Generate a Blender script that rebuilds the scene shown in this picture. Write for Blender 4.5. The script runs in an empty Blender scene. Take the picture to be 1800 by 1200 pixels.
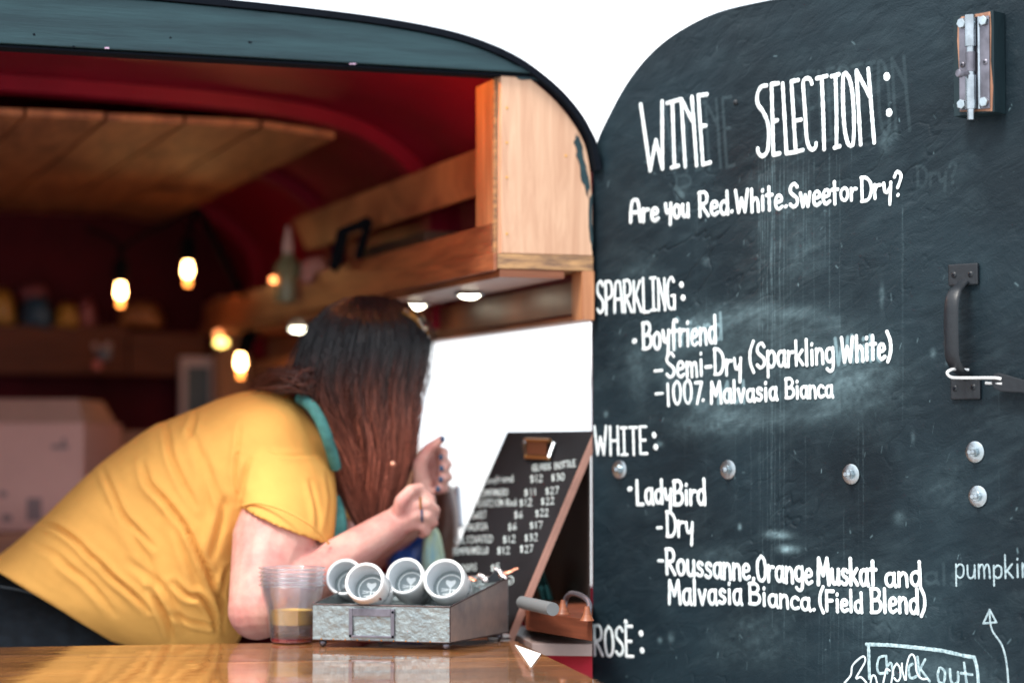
import bpy, bmesh, math, random
import numpy as np
from mathutils import Vector, Matrix, noise
from mathutils.bvhtree import BVHTree
R = math.radians
random.seed(7); rng = np.random.default_rng(7)
sc = bpy.context.scene
COL = sc.collection
# ---------------------------------------------------------------- camera
F = 4000.0; CZ = 1.45; TH = math.atan(0.045)
cam_d = bpy.data.cameras.new('camera'); cam = bpy.data.objects.new('camera', cam_d); COL.objects.link(cam)
cam.location = (0, 0, CZ); cam.rotation_euler = (R(90)+TH, 0, 0)
cam_d.sensor_width = 36; cam_d.lens = 80; cam_d.clip_start = .05; cam_d.clip_end = 2000
cam_d.dof.use_dof = True; cam_d.dof.focus_distance = 2.82; cam_d.dof.aperture_fstop = 2.15
sc.camera = cam
# ---------------------------------------------------------------- world and sun
SUN_EL, SUN_AZ = R(56), R(222)      # azimuth clockwise from +Y
w = bpy.data.worlds.new('World'); sc.world = w; w.use_nodes = True
nt = w.node_tree; nt.nodes.clear()
sky = nt.nodes.new('ShaderNodeTexSky'); sky.sky_type = 'NISHITA'; sky.sun_disc = False
sky.sun_elevation = SUN_EL; sky.sun_rotation = SUN_AZ
sky.air_density = 1.0; sky.dust_density = 4.0; sky.ozone_density = 1.0
mx = nt.nodes.new('ShaderNodeMixRGB'); mx.blend_type = 'MIX'; mx.inputs[0].default_value = .8
mx.inputs[2].default_value = (10.5, 11.2, 12.0, 1)      # high thin cloud over the whole sky
bg = nt.nodes.new('ShaderNodeBackground'); bg.inputs['Strength'].default_value = .085
wo = nt.nodes.new('ShaderNodeOutputWorld')
nt.links.new(sky.outputs[0], mx.inputs[1]); nt.links.new(mx.outputs[0], bg.inputs[0]); nt.links.new(bg.outputs[0], wo.inputs[0])
sd = bpy.data.lights.new('sun', 'SUN'); sd.energy = 2.1; sd.angle = R(16); sd.color = (1, .95, .88)
so = bpy.data.objects.new('sun', sd); COL.objects.link(so)
sdir = Vector((math.sin(SUN_AZ)*math.cos(SUN_EL), math.cos(SUN_AZ)*math.cos(SUN_EL), math.sin(SUN_EL)))
so.rotation_euler = sdir.to_track_quat('Z', 'Y').to_euler(); so.location = (0, 0, 8)
vs = sc.view_settings; vs.view_transform = 'Standard'; vs.look = 'None'; vs.gamma = 1; vs.exposure = 1.2; vs.use_curve_mapping = False
sc.cycles.use_denoising = True; sc.cycles.max_bounces = 10; sc.cycles.transparent_max_bounces = 24
sc.cycles.caustics_reflective = False; sc.cycles.caustics_refractive = False; sc.cycles.sample_clamp_indirect = 6

# ---------------------------------------------------------------- helpers
def P(px, py, Y):
    a, b = (px-900)/F, (600-py)/F
    d = Vector((a, math.cos(TH)-b*math.sin(TH), math.sin(TH)+b*math.cos(TH)))
    d *= Y/d.y
    return Vector((d.x, d.y, d.z+CZ))
def PZ(px, py, z):
    p = P(px, py, 1.0); d = p-Vector((0, 0, CZ))
    return Vector((0, 0, CZ))+d*((z-CZ)/d.z)
def tag(o, label=None, cat=None, group=None, kind=None):
    if label: o['label'] = label
    if cat: o['category'] = cat
    if group: o['group'] = group
    if kind: o['kind'] = kind
    return o
def thing(name, label, cat, loc, group=None):
    o = bpy.data.objects.new(name, None); COL.objects.link(o); o.location = loc; o.empty_display_size = .05
    return tag(o, label, cat, group)
def wloc(o):
    v = Vector((0, 0, 0))
    while o is not None: v += Vector(o.location); o = o.parent
    return v
def mesh_obj(name, verts, faces, mats, parent=None, smooth=False, base=None, midx=None):
    """verts are world positions; the object sits at base (or on its parent)."""
    off = wloc(parent) if parent is not None else Vector(base or (0, 0, 0))
    me = bpy.data.meshes.new(name)
    V = np.array([tuple(v) for v in verts], dtype=float)-np.array(off)
    me.from_pydata(V.tolist(), [], [tuple(f) for f in faces])
    if not isinstance(mats, (list, tuple)): mats = [mats]
    for m in mats: me.materials.append(m)
    if midx is not None: me.polygons.foreach_set('material_index', midx)
    if smooth: me.polygons.foreach_set('use_smooth', [True]*len(me.polygons))
    me.update()
    o = bpy.data.objects.new(name, me); COL.objects.link(o)
    if parent is not None: o.parent = parent
    else: o.location = off
    return o
class MB:
    def __init__(s): s.v = []; s.f = []; s.m = []
    def add(s, v, f, m=0):
        k = len(s.v); s.v += [Vector(p) for p in v]; s.f += [tuple(i+k for i in q) for q in f]; s.m += [m]*len(f); return s
    def hexa(s, c, m=0):      # 8 corners: bottom 4 (ccw) then top 4
        return s.add(c, [(3, 2, 1, 0), (4, 5, 6, 7), (0, 1, 5, 4), (1, 2, 6, 5), (2, 3, 7, 6), (3, 0, 4, 7)], m)
    def prism(s, poly, ext, m=0):
        n = len(poly); v = [Vector(p) for p in poly]+[Vector(p)+Vector(ext) for p in poly]
        f = [tuple(range(n))[::-1], tuple(range(n, 2*n))]+[(i, (i+1) % n, n+(i+1) % n, n+i) for i in range(n)]
        return s.add(v, f, m)
    def tube(s, pts, r, n=10, m=0, flat=None, cap=True):
        pts = [Vector(p) for p in pts]; rr = r if hasattr(r, '__len__') else [r]*len(pts)
        v = []; f = []; up = None
        for i, p in enumerate(pts):
            t = (pts[min(i+1, len(pts)-1)]-pts[max(i-1, 0)]).normalized()
            if up is None:
                up = t.orthogonal().normalized() if flat is None else Vector(flat)
            up = (up-t*up.dot(t)).normalized() if flat is None else (Vector(flat)-t*Vector(flat).dot(t)).normalized()
            sd_ = t.cross(up)
            a, b = rr[i] if hasattr(rr[i], '__len__') else (rr[i], rr[i])
            for k in range(n):
                an = 2*math.pi*k/n; v.append(p+up*math.cos(an)*a+sd_*math.sin(an)*b)
        for i in range(len(pts)-1):
            for k in range(n):
                f.append((i*n+k, i*n+(k+1) % n, (i+1)*n+(k+1) % n, (i+1)*n+k))
        if cap: f += [tuple(range(n))[::-1], tuple(range((len(pts)-1)*n, len(pts)*n))]
        return s.add(v, f, m)
    def lathe(s, prof, org, ax=(0, 0, 1), n=32, m=0, closed=False):
        ax = Vector(ax).normalized(); u = ax.orthogonal().normalized(); w_ = ax.cross(u); org = Vector(org)
        v = []; f = []
        for (r, h) in prof:
            for k in range(n):
                a = 2*math.pi*k/n; v.append(org+ax*h+(u*math.cos(a)+w_*math.sin(a))*max(r, 1e-5))
        for i in range(len(prof)-1):
            for k in range(n): f.append((i*n+k, i*n+(k+1) % n, (i+1)*n+(k+1) % n, (i+1)*n+k))
        return s.add(v, f, m)
    def ball(s, c, r, m=0, n=12, sc_=(1, 1, 1)):
        prof = [(math.sin(math.pi*i/n), -math.cos(math.pi*i/n)) for i in range(n+1)]
        k = len(s.v); s.lathe(prof, (0, 0, 0), (0, 0, 1), 2*n, m)
        for i in range(k, len(s.v)):
            q = s.v[i]; s.v[i] = Vector(c)+Vector((q.x*r*sc_[0], q.y*r*sc_[1], q.z*r*sc_[2]))
        return s
    def build(s, name, mats, parent=None, smooth=False, base=None, bevel=0):
        o = mesh_obj(name, s.v, s.f, mats, parent, smooth, base, s.m)
        bm = bmesh.new(); bm.from_mesh(o.data); bmesh.ops.recalc_face_normals(bm, faces=bm.faces)
        if bevel: bmesh.ops.bevel(bm, geom=[e for e in bm.edges if e.calc_face_angle(0) > .6], offset=bevel, segments=2, affect='EDGES', profile=.6)
        bm.to_mesh(o.data); bm.free()
        if smooth: 
            try: o.data.set_sharp_from_angle(angle=R(40))
            except Exception: pass
        return o
def smoothpts(pts, k=6):
    pts = [tuple(p) for p in pts]
    if len(pts) < 3: return pts
    P_ = [np.array(p, float) for p in pts]; P_ = [2*P_[0]-P_[1]]+P_+[2*P_[-1]-P_[-2]]
    out = []
    for i in range(1, len(P_)-2):
        a, b, c, d = P_[i-1:i+3]
        for j in range(k):
            t = j/k; out.append(tuple(.5*((2*b)+(-a+c)*t+(2*a-5*b+4*c-d)*t*t+(-a+3*b-3*c+d)*t**3)))
    out.append(tuple(P_[-2])); return out

# ---------------------------------------------------------------- materials
def mat(name, col, rough=.5, metal=0, var=0, vscale=8, col2=None, bump=0, bscale=40, stretch=(1, 1, 1), rot=(0, 0, 0), coords='Object', coat=0, emit=None, estr=0, spec=None, detail=6, distort=0, rvar=0, sss=0):
    m = bpy.data.materials.new(name); m.use_nodes = True; n = m.node_tree; b = n.nodes['Principled BSDF']; L = n.links.new
    b.inputs['Roughness'].default_value = rough; b.inputs['Metallic'].default_value = metal
    b.inputs['Coat Weight'].default_value = coat; b.inputs['Coat Roughness'].default_value = .06
    if spec is not None: b.inputs['Specular IOR Level'].default_value = spec
    c = (*col, 1); b.inputs['Base Color'].default_value = c
    if sss: b.inputs['Subsurface Weight'].default_value = sss; b.inputs['Subsurface Scale'].default_value = .01
    if emit: b.inputs['Emission Color'].default_value = (*emit, 1); b.inputs['Emission Strength'].default_value = estr
    if var or bump or col2 or rvar:
        if coords == 'World': tc = n.nodes.new('ShaderNodeNewGeometry'); out = tc.outputs['Position']
        else: tc = n.nodes.new('ShaderNodeTexCoord'); out = tc.outputs[coords]
        mp = n.nodes.new('ShaderNodeMapping'); mp.vector_type = 'POINT'
        mp.inputs['Scale'].default_value = stretch
        mr = n.nodes.new('ShaderNodeMapping'); mr.inputs['Rotation'].default_value = rot
        L(out, mr.inputs[0]); L(mr.outputs[0], mp.inputs[0])
    if var or col2 or rvar:
        nz = n.nodes.new('ShaderNodeTexNoise'); nz.inputs['Scale'].default_value = vscale; nz.inputs['Detail'].default_value = detail
        nz.inputs['Roughness'].default_value = .62; nz.inputs['Distortion'].default_value = distort; L(mp.outputs[0], nz.inputs[0])
        cr = n.nodes.new('ShaderNodeValToRGB')
        c2 = col2 or tuple(max(0, x*(1-var)) for x in col); c1 = col if col2 else tuple(min(1, x*(1+var)) for x in col)
        cr.color_ramp.elements[0].position = .36; cr.color_ramp.elements[1].position = .64
        cr.color_ramp.elements[0].color = (*c2, 1); cr.color_ramp.elements[1].color = (*c1, 1)
        L(nz.outputs[0], cr.inputs[0]); L(cr.outputs[0], b.inputs['Base Color'])
        if rvar:
            rr_ = n.nodes.new('ShaderNodeMapRange'); rr_.inputs[1].default_value = .3; rr_.inputs[2].default_value = .7
            rr_.inputs[3].default_value = max(0, rough-rvar); rr_.inputs[4].default_value = min(1, rough+rvar); L(nz.outputs[0], rr_.inputs[0]); L(rr_.outputs[0], b.inputs['Roughness'])
    if bump:
        n2 = n.nodes.new('ShaderNodeTexNoise'); n2.inputs['Scale'].default_value = bscale; n2.inputs['Detail'].default_value = 5
        L(mp.outputs[0], n2.inputs[0]); bp = n.nodes.new('ShaderNodeBump'); bp.inputs['Strength'].default_value = 1; bp.inputs['Distance'].default_value = bump
        L(n2.outputs[0], bp.inputs['Height']); L(bp.outputs[0], b.inputs['Normal'])
    return m
AX = math.atan2(.334, .943)          # trailer axis turned from the picture
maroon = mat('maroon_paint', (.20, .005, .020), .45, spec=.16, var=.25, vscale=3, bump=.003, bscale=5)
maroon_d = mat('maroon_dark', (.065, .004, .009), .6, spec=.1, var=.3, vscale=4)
cream_skin = mat('white_roof_paint', (.8, .8, .8), .4, var=.04)
teal = mat('teal_paint', (.020, .052, .062), .5, spec=.28, col2=(.010, .028, .036), vscale=6, stretch=(.6, .6, 7), bump=.0006, bscale=40)
rubber = mat('black_rubber', (.004, .006, .010), .95, spec=.1, bump=.002, bscale=60)
ply = mat('plywood_face', (.64, .40, .265), .55, col2=(.50, .28, .175), vscale=5, stretch=(9, 9, .9), bump=.0004, bscale=30, coords='World', distort=1.2, detail=4)
plyedge = mat('plywood_edge', (.48, .27, .12), .7, col2=(.18, .10, .06), vscale=60, stretch=(.5, .5, 2.5), coords='World', bump=.001, bscale=90)
brownwood = mat('stained_wood', (.32, .105, .042), .45, col2=(.16, .045, .020), vscale=7, stretch=(1, .8, 12), coords='World', distort=.8, bump=.0004, bscale=30)
brownwood_v = mat('stained_wood_upright', (.50, .22, .10), .45, col2=(.32, .12, .05), vscale=7, stretch=(14, 14, .8), coords='World', distort=.8)
ceilwood = mat('ceiling_plank_wood', (.50, .195, .080), .55, col2=(.24, .080, .035), vscale=9, stretch=(3.0, .55, 1), rot=(0, 0, -AX), coords='World', distort=1.0, bump=.001, bscale=20)
joint = mat('joint_dark', (.02, .012, .01), .8)
darkpanel = mat('dark_brown_panel', (.022, .012, .010), .5, var=.2)
steel = mat('galvanized_bolt', (.40, .46, .49), .30, 1, var=.15, vscale=60, bump=.0004, bscale=200)
steel_d = mat('grey_zinc_plate', (.17, .165, .195), .45, .85, var=.25, vscale=40)
chrome = mat('bright_steel', (.36, .40, .43), .24, 1, var=.2, vscale=50)
blackiron = mat('black_iron_paint', (.008, .011, .015), .42, .0, spec=.4, bump=.0006, bscale=120)
blockwood = mat('latch_block_wood', (.40, .20, .12), .65, col2=(.22, .10, .06), vscale=14, stretch=(6, 6, .8), bump=.0005)
blockpaint = mat('latch_block_paint', (.005, .014, .019), .6, spec=.25, col2=(.010, .024, .030), vscale=40, stretch=(1, 1, .3), bump=.0008)
whitewire = mat('pale_wire', (.75, .76, .76), .3, .2)
galv = mat('galvanized_tray', (.30, .35, .355), .42, .75, col2=(.25, .295, .305), vscale=40, bump=.0030, bscale=110, rvar=.1, distort=.5)
galv_r = mat('galvanized_tray_pink_lit', (.50, .41, .37), .45, .65, col2=(.27, .26, .27), vscale=14, bump=.001, bscale=70)  # pinkish light on the tray's right side put into the metal colour
galvedge = mat('tray_dark_rim', (.08, .06, .06), .5, .7, var=.4, vscale=60)
rust = mat('rust_spot', (.40, .16, .03), .8)
mugwhite = mat('white_ceramic', (.78, .80, .80), .22, coat=.3)
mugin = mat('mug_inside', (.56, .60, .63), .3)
muglogo = mat('mug_print', (.86, .9, .9), .4)
greyink = mat('grey_print', (.35, .38, .40), .6)
redink = mat('emblem_print', (.20, .03, .03), .6); goldink = mat('emblem_gold', (.65, .33, .05), .5)
copper = mat('copper_foil', (.80, .36, .24), .28, .8, bump=.004, bscale=120)
silverfoil = mat('silver_foil', (.75, .70, .70), .25, .8, bump=.004, bscale=120)
slate = mat('menu_board_black', (.005, .005, .007), .65, spec=.3, col2=(.010, .010, .013), vscale=10)
slate_edge = mat('menu_board_edge', (.42, .22, .17), .6, var=.2)
chalkw = mat('menu_chalk', (.52, .60, .60), .8, var=.25, vscale=90)
gold = mat('clip_brass', (.62, .30, .10), .3, .9)
shirt_m = mat('mustard_cotton', (.71, .365, .092), .85, var=.05, vscale=14, bump=.0003, bscale=500, spec=.2)
jeans = mat('black_denim', (.006, .009, .013), .8, var=.3, vscale=60, spec=.15)
skin = mat('skin', (.62, .35, .29), .55, col2=(.52, .21, .185), vscale=22, sss=.10, bump=.0006, bscale=160, detail=8, spec=.35)
nail = mat('blue_nail_polish', (.03, .06, .12), .2)
scarf_m = mat('teal_cotton', (.05, .20, .19), .8, var=.4, vscale=30)
tort = mat('tortoise_shell', (.30, .13, .02), .2, col2=(.05, .02, .01), vscale=60, coat=.5)
cardboard = mat('cardboard', (.40, .23, .19), .7, var=.12, vscale=4)
whiteboxm = mat('pale_carton', (.56, .31, .28), .6, var=.06, vscale=5)
blackcable = mat('black_cable', (.004, .004, .005), .95, spec=.05)
bulb_m = mat('lit_bulb', (1, .7, .4), .3, emit=(1.0, .50, .17), estr=20)
bulb_o = mat('bulb_tip_reflection', (1, .5, .2), .3, emit=(1.0, .27, .05), estr=3.5)
led_m = mat('led_lens', (1, 1, 1), .3, emit=(1, .93, .70), estr=9)
paper = mat('white_paper', (.7, .7, .7), .7)
redpaint = mat('red_sill_paint', (.42, .015, .035), .4, col2=(.28, .012, .02), vscale=9, stretch=(1, 1, 3))
concrete = mat('pale_concrete', (.45, .45, .44), .85, var=.15, vscale=.6)
tentm = mat('white_canvas', (.8, .82, .84), .7)
print('materials')
# glossy counter
def counter_mat():
    m = mat('lacquered_butcher_block', (.44, .205, .070), .16, coords='World', stretch=(1, 1, 1))
    n = m.node_tree; b = n.nodes['Principled BSDF']; L = n.links.new
    g = n.nodes.new('ShaderNodeNewGeometry'); mr = n.nodes.new('ShaderNodeMapping'); mr.inputs['Rotation'].default_value = (0, 0, -R(8)); mp = n.nodes.new('ShaderNodeMapping'); mp.inputs['Scale'].default_value = (1.6, 22, 1)
    oi = n.nodes.new('ShaderNodeObjectInfo'); ad = n.nodes.new('ShaderNodeVectorMath'); ad.operation = 'ADD'; sc_ = n.nodes.new('ShaderNodeVectorMath'); sc_.operation = 'SCALE'; sc_.inputs[0].default_value = (3, 17, 5)
    L(oi.outputs['Random'], sc_.inputs['Scale']); L(g.outputs['Position'], mr.inputs[0]); L(mr.outputs[0], mp.inputs[0]); L(mp.outputs[0], ad.inputs[0]); L(sc_.outputs[0], ad.inputs[1])
    nz = n.nodes.new('ShaderNodeTexNoise'); nz.inputs['Scale'].default_value = 3; nz.inputs['Detail'].default_value = 8; nz.inputs['Roughness'].default_value = .7; nz.inputs['Distortion'].default_value = .6; L(ad.outputs[0], nz.inputs[0])
    cr = n.nodes.new('ShaderNodeValToRGB'); e = cr.color_ramp.elements; e[0].position = .32; e[0].color = (.070, .024, .009, 1); e[1].position = .66; e[1].color = (.50, .215, .060, 1)
    x = cr.color_ramp.elements.new(.5); x.color = (.28, .110, .032, 1)
    L(nz.outputs[0], cr.inputs[0])
    hs = n.nodes.new('ShaderNodeHueSaturation'); mr2 = n.nodes.new('ShaderNodeMapRange'); mr2.inputs[3].default_value = .65; mr2.inputs[4].default_value = 1.25
    L(oi.outputs['Random'], mr2.inputs[0]); L(mr2.outputs[0], hs.inputs['Value']); L(cr.outputs[0], hs.inputs['Color']); L(hs.outputs[0], b.inputs['Base Color'])
    b.inputs['Coat Weight'].default_value = 1; b.inputs['Coat Roughness'].default_value = .045; b.inputs['Roughness'].default_value = .35
    n2 = n.nodes.new('ShaderNodeTexNoise'); n2.inputs['Scale'].default_value = 14; L(g.outputs['Position'], n2.inputs[0])
    bp = n.nodes.new('ShaderNodeBump'); bp.inputs['Distance'].default_value = .0006; L(n2.outputs[0], bp.inputs['Height']); L(bp.outputs[0], b.inputs['Coat Normal'])
    return m
counter_m = counter_mat()
def clear_mat(name, tint, k=.12, edge=.5, tr=(.85, .9, .95), ta=.35):
    m = bpy.data.materials.new(name); m.use_nodes = True; n = m.node_tree; n.nodes.clear(); L = n.links.new
    o = n.nodes.new('ShaderNodeOutputMaterial'); t = n.nodes.new('ShaderNodeBsdfTransparent'); t.inputs[0].default_value = (*tint, 1)
    g = n.nodes.new('ShaderNodeBsdfGlossy'); g.inputs['Roughness'].default_value = .08; g.inputs[0].default_value = (.9, .93, .95, 1)
    d = n.nodes.new('ShaderNodeBsdfDiffuse' if ta > .5 else 'ShaderNodeBsdfTranslucent'); d.inputs[0].default_value = (*tr, 1); a = n.nodes.new('ShaderNodeMixShader'); a.inputs[0].default_value = ta
    L(g.outputs[0], a.inputs[1]); L(d.outputs[0], a.inputs[2])
    lw = n.nodes.new('ShaderNodeLayerWeight'); lw.inputs[0].default_value = .35; mr = n.nodes.new('ShaderNodeMapRange'); mr.inputs[3].default_value = k; mr.inputs[4].default_value = edge
    L(lw.outputs['Facing'], mr.inputs[0]); mxs = n.nodes.new('ShaderNodeMixShader'); L(mr.outputs[0], mxs.inputs[0]); L(t.outputs[0], mxs.inputs[1]); L(a.outputs[0], mxs.inputs[2]); L(mxs.outputs[0], o.inputs[0])
    return m
clearp = clear_mat('clear_plastic', (.99, .99, 1), .085, .55)
amber = clear_mat('white_wine', (1, .85, .4), .80, .9, (1, .68, .16), .92)
rimm = clear_mat('plastic_rim', (.97, .98, 1), .30, .75, (.85, .9, .97), .45)
redliq = clear_mat('red_wine_dregs', (.55, .08, .10), .5, .7, (.45, .02, .05), .8)
def hair_mat():
    m = mat('brown_hair', (.05, .02, .015), .38); n = m.node_tree; b = n.nodes['Principled BSDF']; L = n.links.new
    a = n.nodes.new('ShaderNodeAttribute'); a.attribute_name = 'hair_col'; L(a.outputs['Color'], b.inputs['Base Color']); b.inputs['Specular IOR Level'].default_value = .45
    return m
hair_m = hair_mat()
ctrlmark = mat('white_marker', (.80, .85, .86), .7, col2=(.56, .64, .66), vscale=70, bump=.0003, bscale=400, detail=8)
ctrlfade = mat('worn_chalk', (.42, .55, .58), .8, col2=(.16, .24, .27), vscale=220, bump=.0004, bscale=300)
chalkthin = mat('grey_chalk', (.34, .44, .47), .8, col2=(.18, .25, .28), vscale=260)
chalkbright = mat('bright_chalk', (.62, .70, .72), .8, col2=(.45, .54, .57), vscale=200)

# ---------------------------------------------------------------- trailer frame of reference
C0 = Vector((.1127, 3.176, 0)); U = Vector((-.943, -.334, 0)).normalized(); Vv = Vector((-.334, .943, 0)).normalized()
def T(s, t, z): return C0+U*s+Vv*t+Vector((0, 0, z))         # s: from the right wall leftwards, t: into the trailer, z: absolute
def H(h): return CZ+h
PROF = [(0, -1.0), (0, .33), (.003, .38), (.012, .42), (.03, .45), (.055, .478), (.085, .502), (.12, .523), (.16, .539), (.21, .552), (.28, .562), (.38, .570), (.55, .577), (.81, .582)]
WID = 1.62
def prof_full(off=0, step=1):
    L_ = []
    P_ = PROF+[(WID-s, h) for s, h in PROF[::-1][1:]]
    P_ = [P_[0]]+smoothpts(P_[1:-1], 3)+[P_[-1]]
    for i, (s, h) in enumerate(P_):
        a = P_[max(i-1, 0)]; b = P_[min(i+1, len(P_)-1)]; d = Vector((b[0]-a[0], b[1]-a[1])).normalized()
        L_.append((s-d.y*off, h+d.x*off))           # outward normal for left-to-right travel
    return L_
trailer = thing('food_trailer', 'old arched vending trailer with maroon lining, teal rear beam and open chalkboard door', 'trailer', tuple(T(.8, 0, 0)))
TL = 2.25; FLZ = .36
def shell(name, o1, o2, t0, t1, m, closed=True, p=trailer, smooth=True):
    A = prof_full(o1); B = prof_full(o2); n = len(A); mb = MB(); v = []
    for (s, h) in A: v += [T(s, t0, H(h)), T(s, t1, H(h))]
    for (s, h) in B: v += [T(s, t0, H(h)), T(s, t1, H(h))]
    f = []
    for i in range(n-1):
        a, b = 2*i, 2*i+2; c, d = 2*n+2*i, 2*n+2*i+2
        f += [(a, b, b+1, a+1), (c, c+1, d+1, d), (a, c, d, b), (a+1, b+1, d+1, c+1)]
    mb.add(v, f); return mb.build(name, m, p, smooth)
# upper skin only (above the windows): profile from h=.33 up
SAVE = PROF
PROF = SAVE[1:]
shell('roof_skin', .0045, .0095, .0, TL, cream_skin)
shell('roof_lining', 0, .004, .004, TL, maroon)
PROF = SAVE[2:]; shell('edge_seal', .0005, .0095, -.022, -.001, rubber)
for k_ in range(60):
    s_, h_ = prof_full(.0085)[3+k_ % 36]; s2_, h2_ = prof_full(.0085)[4+k_ % 36]; f_ = random.random(); MB().ball(T(s_+(s2_-s_)*f_, -.010, H(h_+(h2_-h_)*f_)), random.uniform(.002, .0045), n=4, sc_=(1.6, 1, .6)).build('sealant_lump', rubber, trailer)
PROF = SAVE[1:]
for t_ in (.66, 1.32, 1.98): shell('roof_rib', -.026, -.001, t_, t_+.045, maroon)
PROF = SAVE
# right wall with the window opening, left wall, back wall, floor
def sbox(mb, s0, s1, t0, t1, z0, z1, m=0):
    return mb.hexa([T(s0, t0, z0), T(s1, t0, z0), T(s1, t1, z0), T(s0, t1, z0), T(s0, t0, z1), T(s1, t0, z1), T(s1, t1, z1), T(s0, t1, z1)], m)
WT0, WT1, WZ0, WZ1 = .004, .92, H(-.2), H(.182)
m_ = MB(); sbox(m_, -.02, 0, 0, TL, FLZ, WZ0); sbox(m_, -.02, 0, 0, WT0, WZ0+.0005, WZ1); sbox(m_, -.02, 0, WT1, TL, WZ0+.0005, WZ1); sbox(m_, -.02, 0, 0, TL, WZ1+.0005, H(.335))
m_.build('right_wall', maroon, trailer)
sbox(MB(), WID, WID+.02, 0, TL, FLZ, H(.335)).build('left_wall', maroon, trailer)
bw = [T(s, TL-.004, H(h)) for s, h in prof_full(.003)]; bw[0].z = FLZ; bw[-1].z = FLZ
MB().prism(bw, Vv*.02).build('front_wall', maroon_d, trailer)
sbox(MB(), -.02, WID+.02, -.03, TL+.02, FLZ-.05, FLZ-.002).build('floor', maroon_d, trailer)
# ribs running down the right wall
for t_ in (.66, 1.32, 1.98): sbox(MB(), .001, .024, t_, t_+.045, WZ1+.01, H(.34)).build('wall_rib', maroon, trailer)
# ceiling planks
ceil = bpy.data.objects.new('ceiling', None); COL.objects.link(ceil); ceil.parent = trailer
pw = .128
for i in range(10):
    s0 = .185+i*pw; s1 = min(s0+pw-.006, WID-.185)
    if s1 < s0+.03: break
    def hs(s): return min(.551, float(np.interp(min(s, WID-s), [a for a, b in SAVE[2:]], [b for a, b in SAVE[2:]]))-.012)
    for (ta, tb) in ((.70+random.random()*.006, 2.236),):
        h0 = min(.522, hs(s0)-.024)-random.random()*.003; h1 = min(.522, hs(s1)-.024)-random.random()*.003
        MB().hexa([T(s0, ta, H(h0)), T(s1, ta, H(h1)), T(s1, tb, H(h1)), T(s0, tb, H(h0)), T(s0, ta, H(h0+.011)), T(s1, ta, H(h1+.011)), T(s1, tb, H(h1+.011)), T(s0, tb, H(h0+.011))]).build('plank', ceilwood, ceil)
# back part of ceiling between first rib and the beam: painted lining shows
# teal beam across the rear
def TP(px, py, t=0):            # ray onto plane t = const
    d = P(px, py, 1)-Vector((0, 0, CZ)); o = Vector((0, 0, CZ)); c = C0+Vv*t
    k = (c-o).dot(Vv)/d.dot(Vv); return o+d*k
def SH(p): q = p-C0; return q.dot(U), p.z-CZ
bot = [SH(TP(x, y)) for x, y in ((960, 134), (870, 129), (500, 107), (0, 80))]
hL = bot[-1][1]; slope = (hL-bot[1][1])/(bot[-1][0]-bot[1][0])
hb = lambda s: bot[1][1]+slope*(s-bot[1][0]) if s < .8 else bot[1][1]+slope*(.8-bot[1][0])
pf = [q for q in prof_full(-.001) if q[1] > bot[1][1]+.004 and (q[0] < .8 or q[1] > hb(2)+.001)]
poly = [T(s, -.018, H(h)) for s, h in pf if h > hb(s)]
poly += [T(pf[-1][0], -.018, H(hb(2))), T(.8, -.018, H(hb(.8))), T(bot[1][0], -.018, H(hb(bot[1][0]))), T(bot[0][0]+.01, -.018, H(hb(bot[0][0])))]
MB().prism(poly, Vv*.04).build('rear_beam', teal, trailer, bevel=.002)
sbox(MB(), bot[0][0]+.02, 1.45, -.012, .02, H(bot[1][1])-.005, H(bot[1][1])-.002).build('beam_lip', rubber, trailer)
# wooden cabinet on the right wall
cab = bpy.data.objects.new('wall_cabinet', None); COL.objects.link(cab); cab.parent = trailer
S1 = .136
sPan = SH(TP(877, 300))[0]
pe = [q for q in prof_full(-.004) if q[0] < sPan and q[1] > .262]
topz = bot[1][1]-.004
edge = [(s, h) for s, h in pe if h < topz]
sx = edge[-1][0]
poly = [(edge[0][0]+.0, .262)]+edge+[(sx+.02, topz), (sPan, topz), (sPan, .262)]
o = MB().prism([T(s, -.010, H(h)) for s, h in poly], Vv*.016).build('end_panel', ply, cab, bevel=.001)
sbox(MB(), sPan-.018, sPan, .0065, .10, H(.262), H(topz)).build('inner_panel', brownwood_v, cab, bevel=.001)
sbox(MB(), sPan+.0005, sPan+.004, .006, .014, H(.262), H(topz)).build('edge_batten', plyedge, cab)
sbox(MB(), .004, sPan+.006, -.012, TL-.3, H(.241), H(.261)).build('shelf_board', plyedge, cab)
sbox(MB(), sPan-.014, sPan+.004, .0215, TL-.3, H(.262), H(.306)).build('shelf_lip', brownwood, cab, bevel=.001)
sbox(MB(), sPan+.0065, sPan+.012, -.012, TL-.3, H(.238), H(.262)).build('shelf_trim', brownwood, cab, bevel=.001)
sbox(MB(), .045, sPan+.002, -.008, TL-.4, H(.229), H(.2405)).build('soffit_board', brownwood, cab, bevel=.001)
sbox(MB(), .002, .020, -.012, .03, H(.172), H(.2405)).build('corner_block', brownwood_v, cab, bevel=.001)
sbox(MB(), .002, .014, .032, 1.9, H(.184), H(.2285)).build('valance', mat('varnished_valance', (.20, .07, .035), .38, col2=(.10, .035, .02), vscale=6, coords='World'), cab)
# upper rail of the cabinet, in front of the wall
h_a = .41
m_ = MB(); m_.hexa([T(.062, .10, H(.376)), T(.074, .10, H(.374)), T(.074, 1.32, H(.374)), T(.062, 1.32, H(.376)), T(.068, .10, H(.444)), T(.084, .10, H(.441)), T(.084, 1.40, H(.441)), T(.068, 1.40, H(.444))])
m_.build('upper_rail', ceilwood, cab, bevel=.001)
for (px, py) in ((891, 190), (891, 251), (891, 312), (891, 411), (995, 274)):
    p = TP(px, py, -.0101); MB().lathe([(0, .001), (.0016, .0008), (.0018, 0)], p, -Vv, 8).build('nail_head', goldink, cab)
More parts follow.
